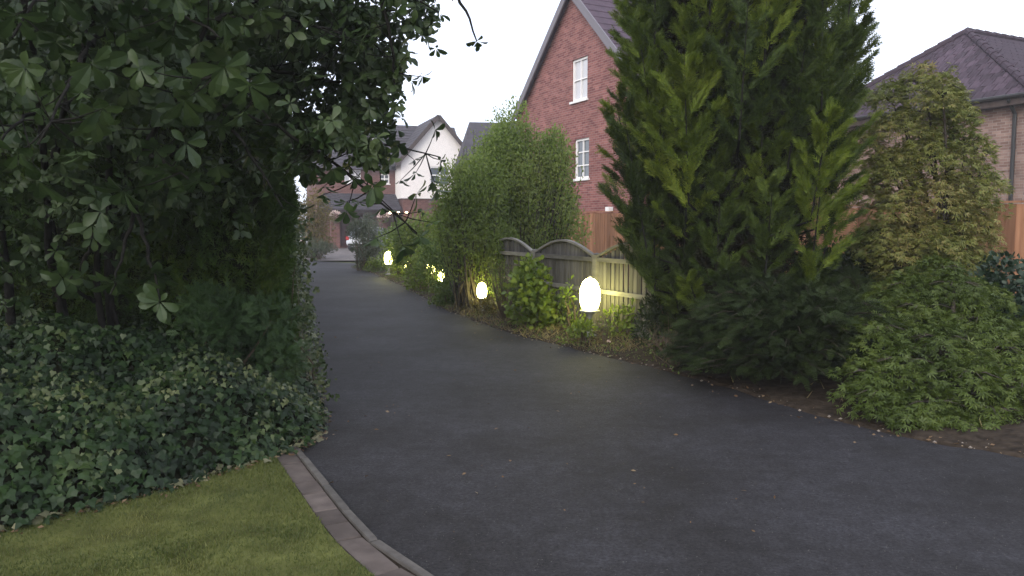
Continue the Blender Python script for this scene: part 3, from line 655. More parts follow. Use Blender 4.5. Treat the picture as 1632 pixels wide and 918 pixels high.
def pitched(parent, x0, x1, y0, y1, ez, rz, over=.3, m='slate', name='roof', th=.12, rows=True):
    """ridge along y (gable faces -y) ; returns roof"""
    xm = (x0 + x1) / 2; b = MB(); a0, a1 = y0 - over, y1 + over; sl = (rz - ez) / (xm - x0); ex0, ex1 = x0 - over, x1 + over; e_ = ez - over * sl
    for (xa, xb) in ((ex0, xm), (ex1, xm)):
        nrow = 14 if rows else 1
        for i in range(nrow):
            u0, u1 = i / nrow, (i + 1) / nrow; xa_, xb_ = xa + (xb - xa) * u0, xa + (xb - xa) * u1; za, zb = e_ + (rz - e_) * u0, e_ + (rz - e_) * u1
            b.add([(xa_, a0, za + .03), (xa_, a1, za + .03), (xb_, a1, zb), (xb_, a0, zb), (xa_, a0, za + .03 + th), (xa_, a1, za + .03 + th), (xb_, a1, zb + th), (xb_, a0, zb + th)],
                  [(0, 1, 2, 3), (7, 6, 5, 4), (0, 4, 5, 1), (3, 2, 6, 7), (0, 3, 7, 4), (1, 5, 6, 2)])
    b.tube([(xm, a0, rz + th), (xm, a1, rz + th)], .11, 8)
    return b.build(name, M[m], parent)

# --- red brick gable house
ax_, az_ = (912 - 816) / F * 26, 26
GD = np.array([.448, -.894]); GI = np.array([.894, .448]); rot = math.atan2(GD[1], GD[0])
g0 = np.array([ax_, az_]) - GD * 3.85
gh = tag(empty('brick_house', (g0[0], g0[1], 0), rot), 'tall red brick house with a steep gable and two white windows one above the other', 'house')
GW, GE, GA = 7.7, 5.65, 9.2
ww = [(3.75, 4.72, 5.6, 6.95), (3.95, 4.85, 3.05, 4.35)]
wall_poly([(0, 0), (GW, 0), (GW, GE), (GW / 2, GA), (0, GE)], ww, M['brick'], 'gable_wall', gh)
b = MB(); b.add([(0, 0, 0), (0, 8, 0), (0, 8, GE), (0, 0, GE)], [(0, 1, 2, 3)]); b.add([(GW, 0, 0), (GW, 8, 0), (GW, 8, GE), (GW, 0, GE)], [(3, 2, 1, 0)]); b.add([(0, 8, 0), (GW, 8, 0), (GW, 8, GE), (GW / 2, 8, GA), (0, 8, GE)], [(0, 1, 2, 3, 4)]); b.build('wall', M['brick'], gh)
window(gh, *ww[0], 0, 2, 2, 'curtain'); window(gh, *ww[1], 0, 2, 3, 'glass')
pitched(gh, 0, GW, 0, 8, GE, GA, over=.18, m='tile')
b = MB()
for sgn in (-1, 1):
    xe = GW / 2 - sgn * (GW / 2 + .22); ze = GE - .22 * (GA - GE) / (GW / 2)
    b.bar((xe, -.22, ze - .02), (GW / 2, -.22, GA - .0), .05, .24, up=(0, 0, 1))
b.build('bargeboard', M['barge'], gh)
MB().box(-.05, .32, -.12, -.003, GE - .55, GE - .1).build('corbel', M['brick'], gh); MB().box(GW - .32, GW + .05, -.12, -.003, GE - .55, GE - .1).build('corbel', M['brick'], gh)
MB().tube([(-.02, -.1, .1), (-.02, -.1, GE - .5)], .045, 8).build('downpipe', M['black'], gh)
al = tag(empty('wall_lantern', (0, 0, 0)), 'small pale lamp box on the red brick house wall above the stained fence', 'lamp')
q = np.array([ax_, az_]) + GD * 2.35; al.location = (q[0], q[1], 2.0); al.rotation_euler = (0, 0, rot)
MB().box(-.09, .09, -.2, -.02, -.06, .09).build('lamp_body', M['white'], al, bevel=.01); MB().box(-.03, .03, -.02, -.002, -.04, .02).build('bracket', M['black'], al)

# --- house on the right, hipped roof with real tiles on the near hip end
h0 = np.array([13.0, 21.0]) + np.array([-.444, .896]) * (-.75); rot2 = math.atan2(.444, .896)   # local x inward, local y far-left along the facade
# local frame: +x along facade toward near end so the facade faces -y
e0 = np.array([13.0, 21.0]) + np.array([-.444, .896]) * 6.2
rh = tag(empty('brick_house', (e0[0], e0[1], 0), math.atan2(-.896, .444)), 'pale brick house with a purplish brown hipped tile roof behind the stained fence', 'house')
HW, HE, HR, HL = 6.95, 5.0, 7.5, 11.0
wn = (.35, 1.15, 3.75, 4.75)
wall_poly([(0, 0), (HW, 0), (HW, HE), (0, HE)], [wn], M['brickp'], 'front_wall', rh)
window(rh, *wn, 0, 1, 2, 'glass')
b = MB(); b.add([(HW, 0, 0), (HW, HL, 0), (HW, HL, HE), (HW, 0, HE)], [(3, 2, 1, 0)]); b.add([(0, 0, 0), (0, HL, 0), (0, HL, HE), (0, 0, HE)], [(0, 1, 2, 3)]); b.add([(0, HL, 0), (HW, HL, 0), (HW, HL, HE), (0, HL, HE)], [(0, 1, 2, 3)]); b.build('wall', M['brickp'], rh)
ov = .35; x0, x1, y0, y1 = -ov, HW + ov, -ov, HL + ov; ez = HE - .12; hm = (x0 + x1) / 2; half = (x1 - x0) / 2; inn = y0 + half * .78
V = [(x0, y0, ez), (x1, y0, ez), (x1, y1, ez), (x0, y1, ez), (hm, inn, HR), (hm, y1 - half, HR)]
b = MB(); b.add(V, [(0, 1, 4), (1, 2, 5, 4), (2, 3, 5), (3, 0, 4, 5)]); rf = b.build('roof', M['tile'], rh)
MB().box(x0, x1, y0 - .02, y0 + .03, ez - .24, ez - .01).build('fascia', M['timber'], rh); MB().box(x0, x1, y0 + .032, -.003, ez - .24, ez - .20).build('soffit', M['timber'], rh)
MB().box(x1 - .02, x1 + .03, y0 + .034, y1, ez - .24, ez - .01).build('fascia', M['timber'], rh)
b = MB(); b.tube([(x0, y0 - .07, ez - .02), (x1, y0 - .07, ez - .02)], .06, 8).build('gutter', M['black'], rh)
MB().tube([(HW - .25, y0 - .05, ez - .1), (HW - .25, -.08, ez - .45), (HW - .25, -.08, .1)], .05, 8).build('downpipe', M['black'], rh)
# tiles
tm = MB().add([(-.155, 0, .0), (.155, 0, .0), (.155, .37, .0), (-.155, .37, .0), (-.155, 0, .03), (-.05, 0, .045), (.05, 0, .030), (.155, 0, .045), (-.155, .37, .012), (-.05, .37, .027), (.05, .37, .012), (.155, .37, .027)],
              [(4, 5, 9, 8), (5, 6, 10, 9), (6, 7, 11, 10), (0, 1, 7, 6, 5, 4), (0, 4, 8, 3), (1, 2, 11, 7)]).mesh('roof_tile', M['tile'])
def tile_face(pa, pb, apexes, parent_obj, indiv):
    """rows of tiles on the plane through eave pa-pb and the apex points"""
    pa, pb = np.array(pa, float), np.array(pb, float); U = unit(pb - pa); L_ = np.linalg.norm(pb - pa)
    a0 = np.array(apexes[0], float); W_ = a0 - pa; W_ = W_ - U * W_.dot(U); slope = np.linalg.norm(W_); W_ = unit(W_); Nn = np.cross(U, W_); 
    if Nn[2] < 0: Nn = -Nn
    ua = [(np.array(a, float) - pa).dot(U) for a in apexes]; lo, hi = min(ua), max(ua); rows = int(slope / .30); out = []
    for r_ in range(rows):
        v = r_ * .30; t = v / slope; s0, s1 = lo * t, L_ + (hi - L_) * t
        u = s0 + .17 + (.15 if r_ % 2 else 0)
        while u < s1 - .05:
            out.append(pa + U * u + W_ * v + Nn * .006 * random.random()); u += .315
    X = Vector(U); Y = Vector(W_); Z = Vector(Nn)
    if X.cross(Y).dot(Z) < 0: X = -X
    rotm = Matrix((X, Y, Z)).transposed()
    tilt = Matrix.Rotation(R(2.2), 3, 'X')
    big = MB(); mv = [np.array(v.co) for v in tm.vertices]; mf = [tuple(p.vertices) for p in tm.polygons]; RM = np.array(rotm @ tilt)
    for k_, p_ in enumerate(out):
        if k_ < indiv or (indiv and k_ < 300):
            o = link('tile', tm, parent_obj, loc=p_); o.rotation_euler = (rotm @ tilt).to_euler(); o.rotation_euler.z += random.gauss(0, .004)
        else: big.add([RM @ v + p_ for v in mv], mf)
    if big.v: tag(big.build('tiles', M['tile'], parent_obj), kind='stuff')
tile_face(V[0], V[1], [V[4]], rf, 300)
tile_face(V[1], V[2], [V[4], V[5]], rf, 0)
b = MB()
for p_, q_ in ((V[0], V[4]), (V[1], V[4]), (V[4], V[5])):
    p_, q_ = np.array(p_), np.array(q_); k_ = int(np.linalg.norm(q_ - p_) / .42)
    for i in range(k_): b.tube([p_ + (q_ - p_) * (i / k_) + [0, 0, .05], p_ + (q_ - p_) * ((i + 1.05) / k_) + [0, 0, .035]], [.12, .105], 8)
b.build('ridge_tiles', M['tile'], rf)
# lower linked garage roof to its left
e1 = e0 + np.array([-.444, .896]) * 4.2 + np.array([.896, .444]) * 2
gw = tag(empty('outbuilding', (e1[0], e1[1], 0), math.atan2(-.896, .444)), 'lower brick building with a shallow tiled roof left of the pale brick house', 'house')
b = MB(); b.box(0, 4.15, 0, 5, 0, 5.4); b.build('wall', M['brickp'], gw)
b = MB(); b.add([(-.3, -.3, 5.4), (4.17, -.3, 5.4), (4.17, 2.5, 6.9), (-.3, 2.5, 6.9), (-.3, 5.3, 5.4), (4.17, 5.3, 5.4)], [(0, 1, 2, 3), (3, 2, 5, 4), (0, 3, 4), (1, 5, 2)]); b.build('roof', M['tile'], gw)

# --- far house at the end of the drive
O_ = np.array([-12.75, 52.0]); fa = R(20)
fh = tag(empty('far_house', (O_[0], O_[1], 0), fa), 'far house with white rendered gable and brick garage wing at the drive end', 'house')
wl = [(1.55, 2.65, 4.35, 5.25), (3.95, 4.6, 4.35, 5.0)]
wall_poly([(-.3, 0), (5, 0), (5, 5.5), (-.3, 5.5)], wl + [(1.2, 3.45, .05, 2.2)], M['brickd'], 'brick_wall', fh, depth=.3)
window(fh, *wl[0], 0, 3, 1, 'curtain', bar=.09); window(fh, *wl[1], 0, 2, 2, 'glass', bar=.07)
MB().box(1.2, 3.45, .25, .29, .05, 2.2).build('garage_door', M['garage'], fh)
b = MB(); b.add([(-.3, 0, 0), (-.3, 7, 0), (-.3, 7, 5.5), (-.3, 3.4, 8.7), (-.3, 0, 5.5)], [(0, 1, 2, 3, 4)]); b.add([(-.3, 7, 0), (10, 7, 0), (10, 7, 5.5), (-.3, 7, 5.5)], [(0, 1, 2, 3)]); b.add([(10, -2, 0), (10, 7, 0), (10, 7, 5.5), (10, -2, 5.5)], [(3, 2, 1, 0)]); b.build('wall', M['brickd'], fh)
b = MB()
for i in range(16):
    u0, u1 = i / 16, (i + 1) / 16
    b.add([(-.6, -.35 + 3.75 * u0, 5.25 + 3.55 * u0 + .05), (10.2, -.35 + 3.75 * u0, 5.25 + 3.55 * u0 + .05), (10.2, -.35 + 3.75 * u1, 5.25 + 3.55 * u1), (-.6, -.35 + 3.75 * u1, 5.25 + 3.55 * u1)], [(0, 1, 2, 3)])
    b.add([(-.6, -.35 + 3.75 * u0, 5.25 + 3.55 * u0), (10.2, -.35 + 3.75 * u0, 5.25 + 3.55 * u0), (10.2, -.35 + 3.75 * u0, 5.25 + 3.55 * u0 + .05), (-.6, -.35 + 3.75 * u0, 5.25 + 3.55 * u0 + .05)], [(0, 1, 2, 3)])
b.add([(-.6, 3.4, 8.8), (10.2, 3.4, 8.8), (10.2, 7.3, 5.2), (-.6, 7.3, 5.2)], [(0, 1, 2, 3)]); b.build('roof', M['slate'], fh)
# rendered bay
bay = MB(); bh = (6.95, 8.35, 4.3, 5.45)
wall_poly([(5, 3.3), (10, 3.3), (10, 5.9), (7.5, 8.75), (5, 5.9)], [bh], M['render'], 'rendered_gable', fh, y=-2.0)
window(fh, *bh, -2.0, 2, 2, 'glass', fw=.09, bar=.09)
MB().add([(5, -2, 3.3), (5, 0, 3.3), (5, 0, 5.9), (5, -2, 5.9)], [(0, 1, 2, 3)]).build('rendered_side_wall', M['render'], fh)
MB().box(5.12, 9.9, -1.88, -.003, 0, 3.29).build('bay_base', M['brickd'], fh)
b = MB()
for (xa, xb, za, zb) in ((4.6, 7.5, 5.50, 8.85), (10.4, 7.5, 5.50, 8.85)):
    for i in range(12):
        u0, u1 = i / 12, (i + 1) / 12; X0, X1, Z0, Z1 = xa + (xb - xa) * u0, xa + (xb - xa) * u1, za + (zb - za) * u0, za + (zb - za) * u1
        b.add([(X0, -2.35, Z0 + .06), (X1, -2.35, Z1 + .02), (X1, 3.4, Z1 + .02), (X0, 3.4, Z0 + .06), (X0, -2.35, Z0 - .08), (X1, -2.35, Z1 - .08), (X1, 3.4, Z1 - .08), (X0, 3.4, Z0 - .08)], [(0, 1, 2, 3), (0, 4, 5, 1), (7, 6, 5, 4), (0, 3, 7, 4)])
b.build('gable_roof', M['slate'], fh)
b = MB(); b.bar((4.6, -2.38, 5.46), (7.5, -2.38, 8.78), .05, .26); b.bar((10.4, -2.38, 5.46), (7.5, -2.38, 8.78), .05, .26); b.build('bargeboard', M['timber'], fh)
# dormer
MB().box(2.7, 3.9, .9, 3.2, 6.5, 7.55).build('dormer', M['white'], fh)
MB().box(2.85, 3.75, .885, .897, 6.7, 7.4).build('dormer_pane', M['curtain'], fh)
MB().add([(2.5, .7, 7.55), (4.1, .7, 7.55), (4.1, 3.4, 7.7), (2.5, 3.4, 7.7), (2.5, .7, 7.66), (4.1, .7, 7.66), (4.1, 3.4, 7.81), (2.5, 3.4, 7.81)], [(0, 3, 2, 1), (4, 5, 6, 7), (0, 1, 5, 4), (0, 4, 7, 3), (1, 2, 6, 5)]).build('dormer_roof', M['slate'], fh)
# lean-to porch
b = MB()
for i in range(8):
    u0, u1 = i / 8, (i + 1) / 8; za, zb = 2.55 + 1.1 * u0, 2.55 + 1.1 * u1; ya, yb = -2.2 + 2.17 * u0, -2.2 + 2.17 * u1; xa, xb = -.5 + .6 * u0, -.5 + .6 * u1
    b.add([(xa, ya, za + .05), (4.98, ya, za + .05), (4.98, yb, zb), (xb, yb, zb), (xa, ya, za - .05), (4.98, ya, za - .05)], [(0, 1, 2, 3), (4, 5, 1, 0)])
b.build('porch_roof', M['slate'], fh)
MB().box(-.3, 4.98, -2.0, -1.85, 2.3, 2.49).build('porch_beam', M['timber'], fh); MB().box(-.3, 4.98, -1.84, -.003, 2.42, 2.46).build('porch_ceiling', M['timber'], fh)
for x in (.35, 3.45): MB().box(x, x + .55, -2.05, -1.5, 0, 2.296).build('porch_pillar', M['brickd'], fh)
MB().box(4.3, 4.42, -1.98, -1.86, 0, 2.296).build('porch_post', M['timber'], fh)
def loc_to_w(x, y, z=0): c, s_ = math.cos(fa), math.sin(fa); return (O_[0] + x * c - y * s_, O_[1] + x * s_ + y * c, z)
def basket(p, label, r=.28):
    t = tag(empty('hanging_basket', p, fa), label, 'hanging basket', 'flower baskets along the far porch')
    MB().lathe([(.03, -.42), (r * .6, -.36), (r * .8, -.2), (r * .82, -.15)], 14).build('basket', M['basket'], t, smooth=True)
    MB().tube([(0, 0, -.15), (0, 0, .3)], .008, 4).build('chain', M['black'], t)
    n = 260; u = rdir(n); u[:, 2] = np.abs(u[:, 2]) * 1.1 - .35; o = scatter('flowers', T_ROUND, u * r * RNG.uniform(.7, 1.05, (n, 1)), u, rdir(n), .09, M['petal'], t); tag(o, kind='stuff')
    n = 160; u = rdir(n); u[:, 2] -= .25; o = scatter('leaves', T_SMALL, u * r * .95, u + [0, 0, -.5], rdir(n), .10, M['shrub'], t); tag(o, kind='stuff')
basket(loc_to_w(.62, -2.35, 2.15), 'pale pink flower basket on the left brick pillar of the far porch', .36)
basket(loc_to_w(3.72, -2.35, 2.15), 'pink flower basket on the right brick pillar of the far porch', .36)
for x_, lb in ((4.2, 'left'), (4.75, 'middle'), (5.3, 'right')):
    t = tag(empty('porch_light', loc_to_w(x_, -2.12, 2.38), fa), f'{lb} one of the three small warm lights by the far porch', 'lamp', 'warm lights beside the far porch')
    MB().lathe([(.02, .10), (.10, .06), (.11, .04), (.02, .03)], 12).build('hood', M['black'], t); MB().lathe([(.03, -.12), (.085, -.08), (.095, 0), (.06, .028)], 12).build('globe', WARM, t, smooth=True)

# --- roof seen between the far house and the brick house
mh = tag(empty('grey_roofed_house', (-2.6, 44, 0), R(8)), 'grey hipped roof house showing just above the willowy tree', 'house')
MB().box(0, 7, 0, 7, 0, 4.8).build('wall', M['brickd'], mh)
MB().add([(-.4, -.4, 4.7), (7.4, -.4, 4.7), (7.4, 7.4, 4.7), (-.4, 7.4, 4.7), (.5, 3.5, 7.75), (6.5, 3.5, 7.75)], [(0, 1, 5, 4), (1, 2, 5), (2, 3, 4, 5), (3, 0, 4)]).build('roof', M['slate'], mh)

# ------------------------------------------------------------------ fences
FD = np.array([-.444, .896]); FN = np.array([.896, .444])   # along, away from the drive
def fence_posts():
    f = tag(empty('arched_fence', (1.19, 10.8, 0), math.atan2(FD[1], FD[0])), 'weathered grey slatted fence with arched panel tops behind the brightest lamp', 'fence')
    # local +x runs away from the camera, local -y faces away from drive, +y faces the drive
    for i in range(-1, 4):
        x = i * 1.83
        MB().box(x - .05, x + .05, -.05, .05, 0, 1.14).build('post', M['greyrail'], f, bevel=.006)
        MB().add([(x - .05, -.05, 1.142), (x + .05, -.05, 1.142), (x + .05, .05, 1.142), (x - .05, .05, 1.142), (x, 0, 1.16)], [(0, 3, 2, 1), (0, 1, 4), (1, 2, 4), (2, 3, 4), (3, 0, 4)]).build('post_cap', M['greyrail'], f)
    slat_cache = {}
    for i in range(-1, 3):
        a = i * 1.83 + .055; b_ = (i + 1) * 1.83 - .055; mid = (a + b_) / 2; wdt = b_ - a
        panel = empty('panel', (mid, 0, 0)); panel.parent = f
        def top(x): return 1.10 + .205 * math.cos(math.pi * x / wdt)
        MB().box(-wdt / 2, wdt / 2, .012, .04, 1.035, 1.095).build('rail', M['greyrail'], panel)
        MB().box(-wdt / 2, wdt / 2, .012, .04, .60, .66).build('rail', M['greyrail'], panel)
        MB().box(-wdt / 2, wdt / 2, .012, .04, .12, .18).build('rail', M['greyrail'], panel)
        b = MB(); N_ = 18
        for k_ in range(N_):
            xa, xb = -wdt / 2 + wdt * k_ / N_, -wdt / 2 + wdt * (k_ + 1) / N_
            b.bar((xa, .015, top(xa) + .012), (xb, .015, top(xb) + .012), .06, .03)
        b.build('arch_rail', M['greyrail'], panel)
        ns = 17; sw = wdt / ns
        for k_ in range(ns):
            x = -wdt / 2 + sw * (k_ + .5); h = min(top(x - sw * .4), top(x + sw * .4)) - .004
            key = round(h, 3)
            if key not in slat_cache: slat_cache[key] = MB().box(-sw * .40, sw * .40, -.008, .008, .04, h).mesh('slat', M['greywood'])
            o = link('slat', slat_cache[key], panel, loc=(x, -.002 + random.uniform(-.004, .004), 0)); o.rotation_euler = (0, random.gauss(0, .006), 0)
        MB().box(-wdt / 2, wdt / 2, -.02, .008, -.02, .035).build('gravel_board', M['greyrail'], panel)
    return f
fence_posts()

ta, tb_ = np.array([1.3, 19.6]), np.array([8.6, 6.4]); tl = np.linalg.norm(tb_ - ta); tdir = (tb_ - ta) / tl
tf = tag(empty('board_fence', (ta[0], ta[1], 0), math.atan2(tdir[1], tdir[0])), 'tall reddish brown stained board fence in front of the brick houses', 'fence')
bm_ = MB().add([(-.062, -.006, .15), (.062, -.014, .15), (.062, .006, .15), (-.062, .006, .15), (-.062, -.006, 1.82), (.062, -.014, 1.82), (.062, .006, 1.82), (-.062, .006, 1.82)],
               [(0, 3, 2, 1), (4, 5, 6, 7), (0, 1, 5, 4), (1, 2, 6, 5), (2, 3, 7, 6), (3, 0, 4, 7)]).mesh('board', M['redwood'])
x = .06
while x < tl:
    o = link('board', bm_, tf, loc=(x, random.uniform(-.004, .004), random.uniform(-.012, .006))); o.rotation_euler = (0, random.gauss(0, .004), R(2)); x += .118
MB().box(0, tl, -.02, .02, .0, .15).build('gravel_board', M['kerb'], tf)
for z in (.4, 1.0, 1.6): MB().box(0, tl, .012, .06, z, z + .07).build('rail', M['redwood'], tf)
x = 0
while x < tl: MB().box(x - .05, x + .05, .064, .16, 0, 1.9).build('post', M['redwood'], tf); x += 2.4
MB().box(0, tl, -.03, .03, 1.835, 1.86).build('capping_rail', M['redwood'], tf)
q = ta + tdir * 3.15; pier = tag(empty('brick_pier', (q[0], q[1] - .25, 0), math.atan2(tdir[1], tdir[0])), 'narrow dark red brick pier against the stained fence', 'pier')
MB().box(-.17, .17, -.17, .17, 0, 1.88).build('pier_shaft', M['brickd'], pier); MB().box(-.21, .21, -.21, .21, 1.883, 1.94).build('coping', M['kerb'], pier, bevel=.01)

# ------------------------------------------------------------------ lamps
def lamp(p, label, k=1.0, glow=GLOW):
    t = tag(empty('bollard_lamp', (p[0], p[1], .05)), label, 'garden lamp', 'low lit bollard lamps along the right side of the drive'); t.scale = (k, k, k)
    MB().lathe([(.075, 0), (.075, .02), (.035, .03), (.03, .04), (.03, .22), (.055, .25), (.105, .262), (.105, .275)], 20).build('post', M['lamp_metal'], t, smooth=True)
    MB().lathe([(.055, .277), (.085, .30), (.102, .36), (.108, .43), (.10, .50), (.078, .56), (.045, .595), (.008, .61)], 24).build('globe', glow, t, smooth=True)
    MB().lathe([(.014, .611), (.014, .625), (.004, .63)], 10).build('finial', M['lamp_metal'], t, smooth=True)
    return t
lamp(at(940, 496, 10.3), 'nearest and brightest bollard lamp, in front of the arched fence post', 1.3)  # globe scaled up to stand in for its bloom
lamp(at(768, 460, 13.4), 'second bollard lamp along the drive, beside the bare twiggy shrub', .82, GLOW_FAR)
lamp(at(704, 436, 17.4), 'small bollard lamp half hidden in leaves, third from the fence', .8, GLOW_FAR)
lamp(at(687, 431, 19.4), 'bollard lamp buried behind bright yellow green leaves', 1.0, GLOW_FAR)
lamp(at(649, 419, 22.0), 'faint bollard lamp mostly covered by shrubs, second from the far end', .9, GLOW_FAR)
lamp(at(619, 411, 23.2), 'farthest bollard lamp, next to the round grey green bush', 1.15, GLOW_FAR)

# ------------------------------------------------------------------ cypress
cb = np.array([2.42, 8.6, 0]); cyp = tag(empty('cypress_tree', cb), 'huge dark green conifer with upright feathery plumes right of the arched fence', 'tree')
hs = np.array([.1, .5, 1.0, 1.6, 2.2, 3.0, 4.0, 5.0, 6.2, 7.4]); rs = np.array([.35, .60, .88, 1.10, 1.18, 1.16, 1.06, .95, .7, .2])
br = MB(); br.tube([(0, 0, -.05), (.02, .02, 1.5), (0, 0, 4), (0, 0, 7)], [.16, .13, .09, .02], 10)
CP, CD, CN, CS, CT = [], [], [], [], []
pl = []
tries = 0
while len(pl) < 210 and tries < 6000:
    tries += 1
    z0 = .05 + 6.0 * random.random() ** 1.05; a = random.uniform(0, 2 * math.pi)
    if math.sin(a) > .3 and random.random() < .6: continue
    rb_ = np.interp(z0, hs, rs); q = np.array([math.cos(a) * rb_, math.sin(a) * rb_, z0 * .55])
    if any(np.linalg.norm(q - e) < .29 for e, *_ in pl): continue
    pl.append((q, a, z0))
for q, a, z0 in pl:
    prot = random.choice([.66, .82, 1.0, 1.1])
    r0 = np.interp(z0, hs, rs) * prot
    L_ = random.uniform(1.1, 1.9) * (.45 if z0 < .8 else 1); el = random.uniform(74, 88) if z0 > .9 else random.uniform(45, 75)
    ad_ = a + random.gauss(0, .3); d = np.array([math.cos(ad_) * math.cos(R(el)), math.sin(ad_) * math.cos(R(el)), math.sin(R(el))])
    base = np.array([math.cos(a) * (r0 - .10), math.sin(a) * (r0 - .10), z0 - .2 * L_])
    bend = np.array([math.cos(a), math.sin(a), 0]) * -.08 * L_
    br.tube([base * [.2, .2, .85], base + [0, 0, .05], base + d * L_ * .8 + bend * .6], [.022, .012, .003], 5)
    n_ = int(820 * L_); side1 = unit(np.cross(d, [0, 0, 1.0]) + 1e-6); side2 = np.cross(d, side1)
    nsp = 13; sp = RNG.integers(0, nsp, n_); sa = sp * 2.4 + RNG.normal(size=n_) * .16
    us = np.clip(sp / nsp, 0, 1); w_ = RNG.random(n_) ** .55
    reach = .20 * L_ * (1.12 - us) ** .75 * np.minimum(1, .6 + us * 2) + .02
    rad = np.cos(sa)[:, None] * side1 + np.sin(sa)[:, None] * side2
    fd = unit(d * 1.25 + rad)                      # each finger sweeps up and out
    c = base + d * (L_ * us * .85)[:, None] + bend * (us ** 2)[:, None] + fd * (w_ * reach * 1.9)[:, None] + rnd(n_, .014) * (1.25 - w_)[:, None]
    CP.append(c); CD.append(fd + rnd(n_, .22)); CN.append(rad + rnd(n_, .5)); CS.append(RNG.uniform(.07, .135, n_) * (1.15 - .5 * w_))
    CT.append(np.full(n_, min(1, random.random() * (1.25 if z0 > 1.6 else .8))))
CP, CD, CN, CS, CT = map(np.concatenate, (CP, CD, CN, CS, CT))
CP[:, 2] = np.maximum(CP[:, 2], .04)
keep = np.hypot(CP[:, 0], CP[:, 1]) < np.interp(CP[:, 2], hs, rs) * 1.16 + .10
CP, CD, CN, CS, CT = CP[keep], CD[keep], CN[keep], CS[keep], CT[keep]
for nm, lo, hi, mt in (('crown', 0, .62, 'cyp'), ('fresh_growth', .62, 1.01, 'cyp2')):
    k_ = (CT >= lo) & (CT < hi); o = scatter(nm, T_SPRAY3, CP[k_], CD[k_], CN[k_], CS[k_] * 1.15, M[mt], cyp); tag(o, kind='stuff')
# brown dead twigs inside, so no sky shows through; darkened to paint shade between plumes
n = 16000; z_ = RNG.uniform(.1, 7.0, n); a = RNG.uniform(0, 2 * np.pi, n); r_ = np.interp(z_, hs, rs) * np.sqrt(RNG.random(n)) * .70
ins = np.stack([np.cos(a) * r_, np.sin(a) * r_, z_], 1)
o = scatter('inner_twigs', T_SPRAY3, ins, rdir(n) + [0, 0, .4], rdir(n), RNG.uniform(.16, .30, n), M['dead_shade_twig'], cyp); tag(o, kind='stuff')
br.build('trunk', M['barkd'], cyp)

# ------------------------------------------------------------------ willowy many-stemmed tree
def whippy(name, label, base, height, spread, nwh, leaves, leaf, m, tpl=T_NARROW, dsp=None, crownlift=.25, cat='tree', lean=(0, 0)):
    root = tag(empty(name, base), label, cat); LP, LD, S_ = [], [], []; b = MB(); dsp = dsp or spread
    for i in range(nwh):
        a = random.uniform(0, 2 * math.pi); rr = math.sqrt(random.random()); hh = height * (1 - .33 * rr ** 2) * random.uniform(.62, 1.02)
        end = np.array([math.cos(a) * rr * spread + lean[0], math.sin(a) * rr * dsp + lean[1], hh]); p0 = np.array([random.gauss(0, .12), random.gauss(0, .12), -.02])
        mid = np.array([end[0] * .75, end[1] * .75, hh * .35]); Q = [(1 - u) ** 2 * p0 + 2 * u * (1 - u) * mid + u * u * end for u in np.linspace(0, 1, 7)]
        b.tube(Q, list(np.linspace(.016 if i % 6 else .035, .003, 7)), 4)
        us = crownlift + (1 - crownlift) * RNG.random(leaves); Q = np.array(Q); kk = us * 6; i0 = np.minimum(kk.astype(int), 5); fr = (kk - i0)[:, None]
        pt = Q[i0] * (1 - fr) + Q[i0 + 1] * fr; tdirs = unit(Q[i0 + 1] - Q[i0]); off = rdir(leaves) * np.array([1, 1, .8]); sp_ = (.16 * (1.1 - us))[:, None] + .03
        LP.append(pt + off * sp_ * RNG.random((leaves, 1))); LD.append(tdirs * .9 + off * .55); S_.append(RNG.uniform(.7, 1.25, leaves) * leaf)
    LP, LD, S_ = np.concatenate(LP), np.concatenate(LD), np.concatenate(S_); n = len(LP)
    o = scatter('crown', tpl, LP, LD, rdir(n) + [0, -.4, .4], S_, m, root); tag(o, kind='stuff'); b.build('trunk', M['bark'], root)
    return root
def airy_tree(label, base, crown, n, leaf, nwh, height):
    root = whippy('willowy_tree', label, base, height, crown[0][1][0] * 1.05, nwh, 70, leaf * .9, M['willow'], tpl=T_SMALL, dsp=crown[0][1][1], crownlift=.35)
    lumps = []
    for c, r_, k_ in crown:
        for _ in range(k_):
            u = rdir(1)[0] * RNG.random() ** .33; q = np.array(c) + u * np.array(r_); sz = RNG.uniform(.20, .34); lumps.append((q, (sz * .85, sz * .8, sz * 1.5)))
    P_, N_ = lump_points(lumps, n, shell=.55); P_ += rnd(n, .04); P_[:, 2] = np.maximum(P_[:, 2], .05)
    o = scatter('leaf_sprays', T_SMALL, P_, N_ * .3 + rdir(n) * .6 + [0, 0, .55], N_ + rnd(n, .6) + [0, -.2, .4], RNG.uniform(.65, 1.25, n) * leaf, M['willow'], root); tag(o, kind='stuff')
    return root
airy_tree('bushy light green tree with a rounded crown rising behind the arched fence', (.25, 14.6, .05), [((0, 0, 2.05), (1.05, .6, 1.2), 66), ((-.35, -.1, 2.9), (.55, .4, .6), 18), ((.35, 0, 1.3), (.75, .5, .45), 16)], 36000, .062, 120, 3.75)
airy_tree('smaller light green tree by the second lamp, left of the bushy tree', (-.78, 13.75, .05), [((.10, 0, 1.7), (.58, .40, 1.1), 50), ((.40, .1, 1.2), (.30, .3, .55), 12)], 21000, .058, 80, 3.2)

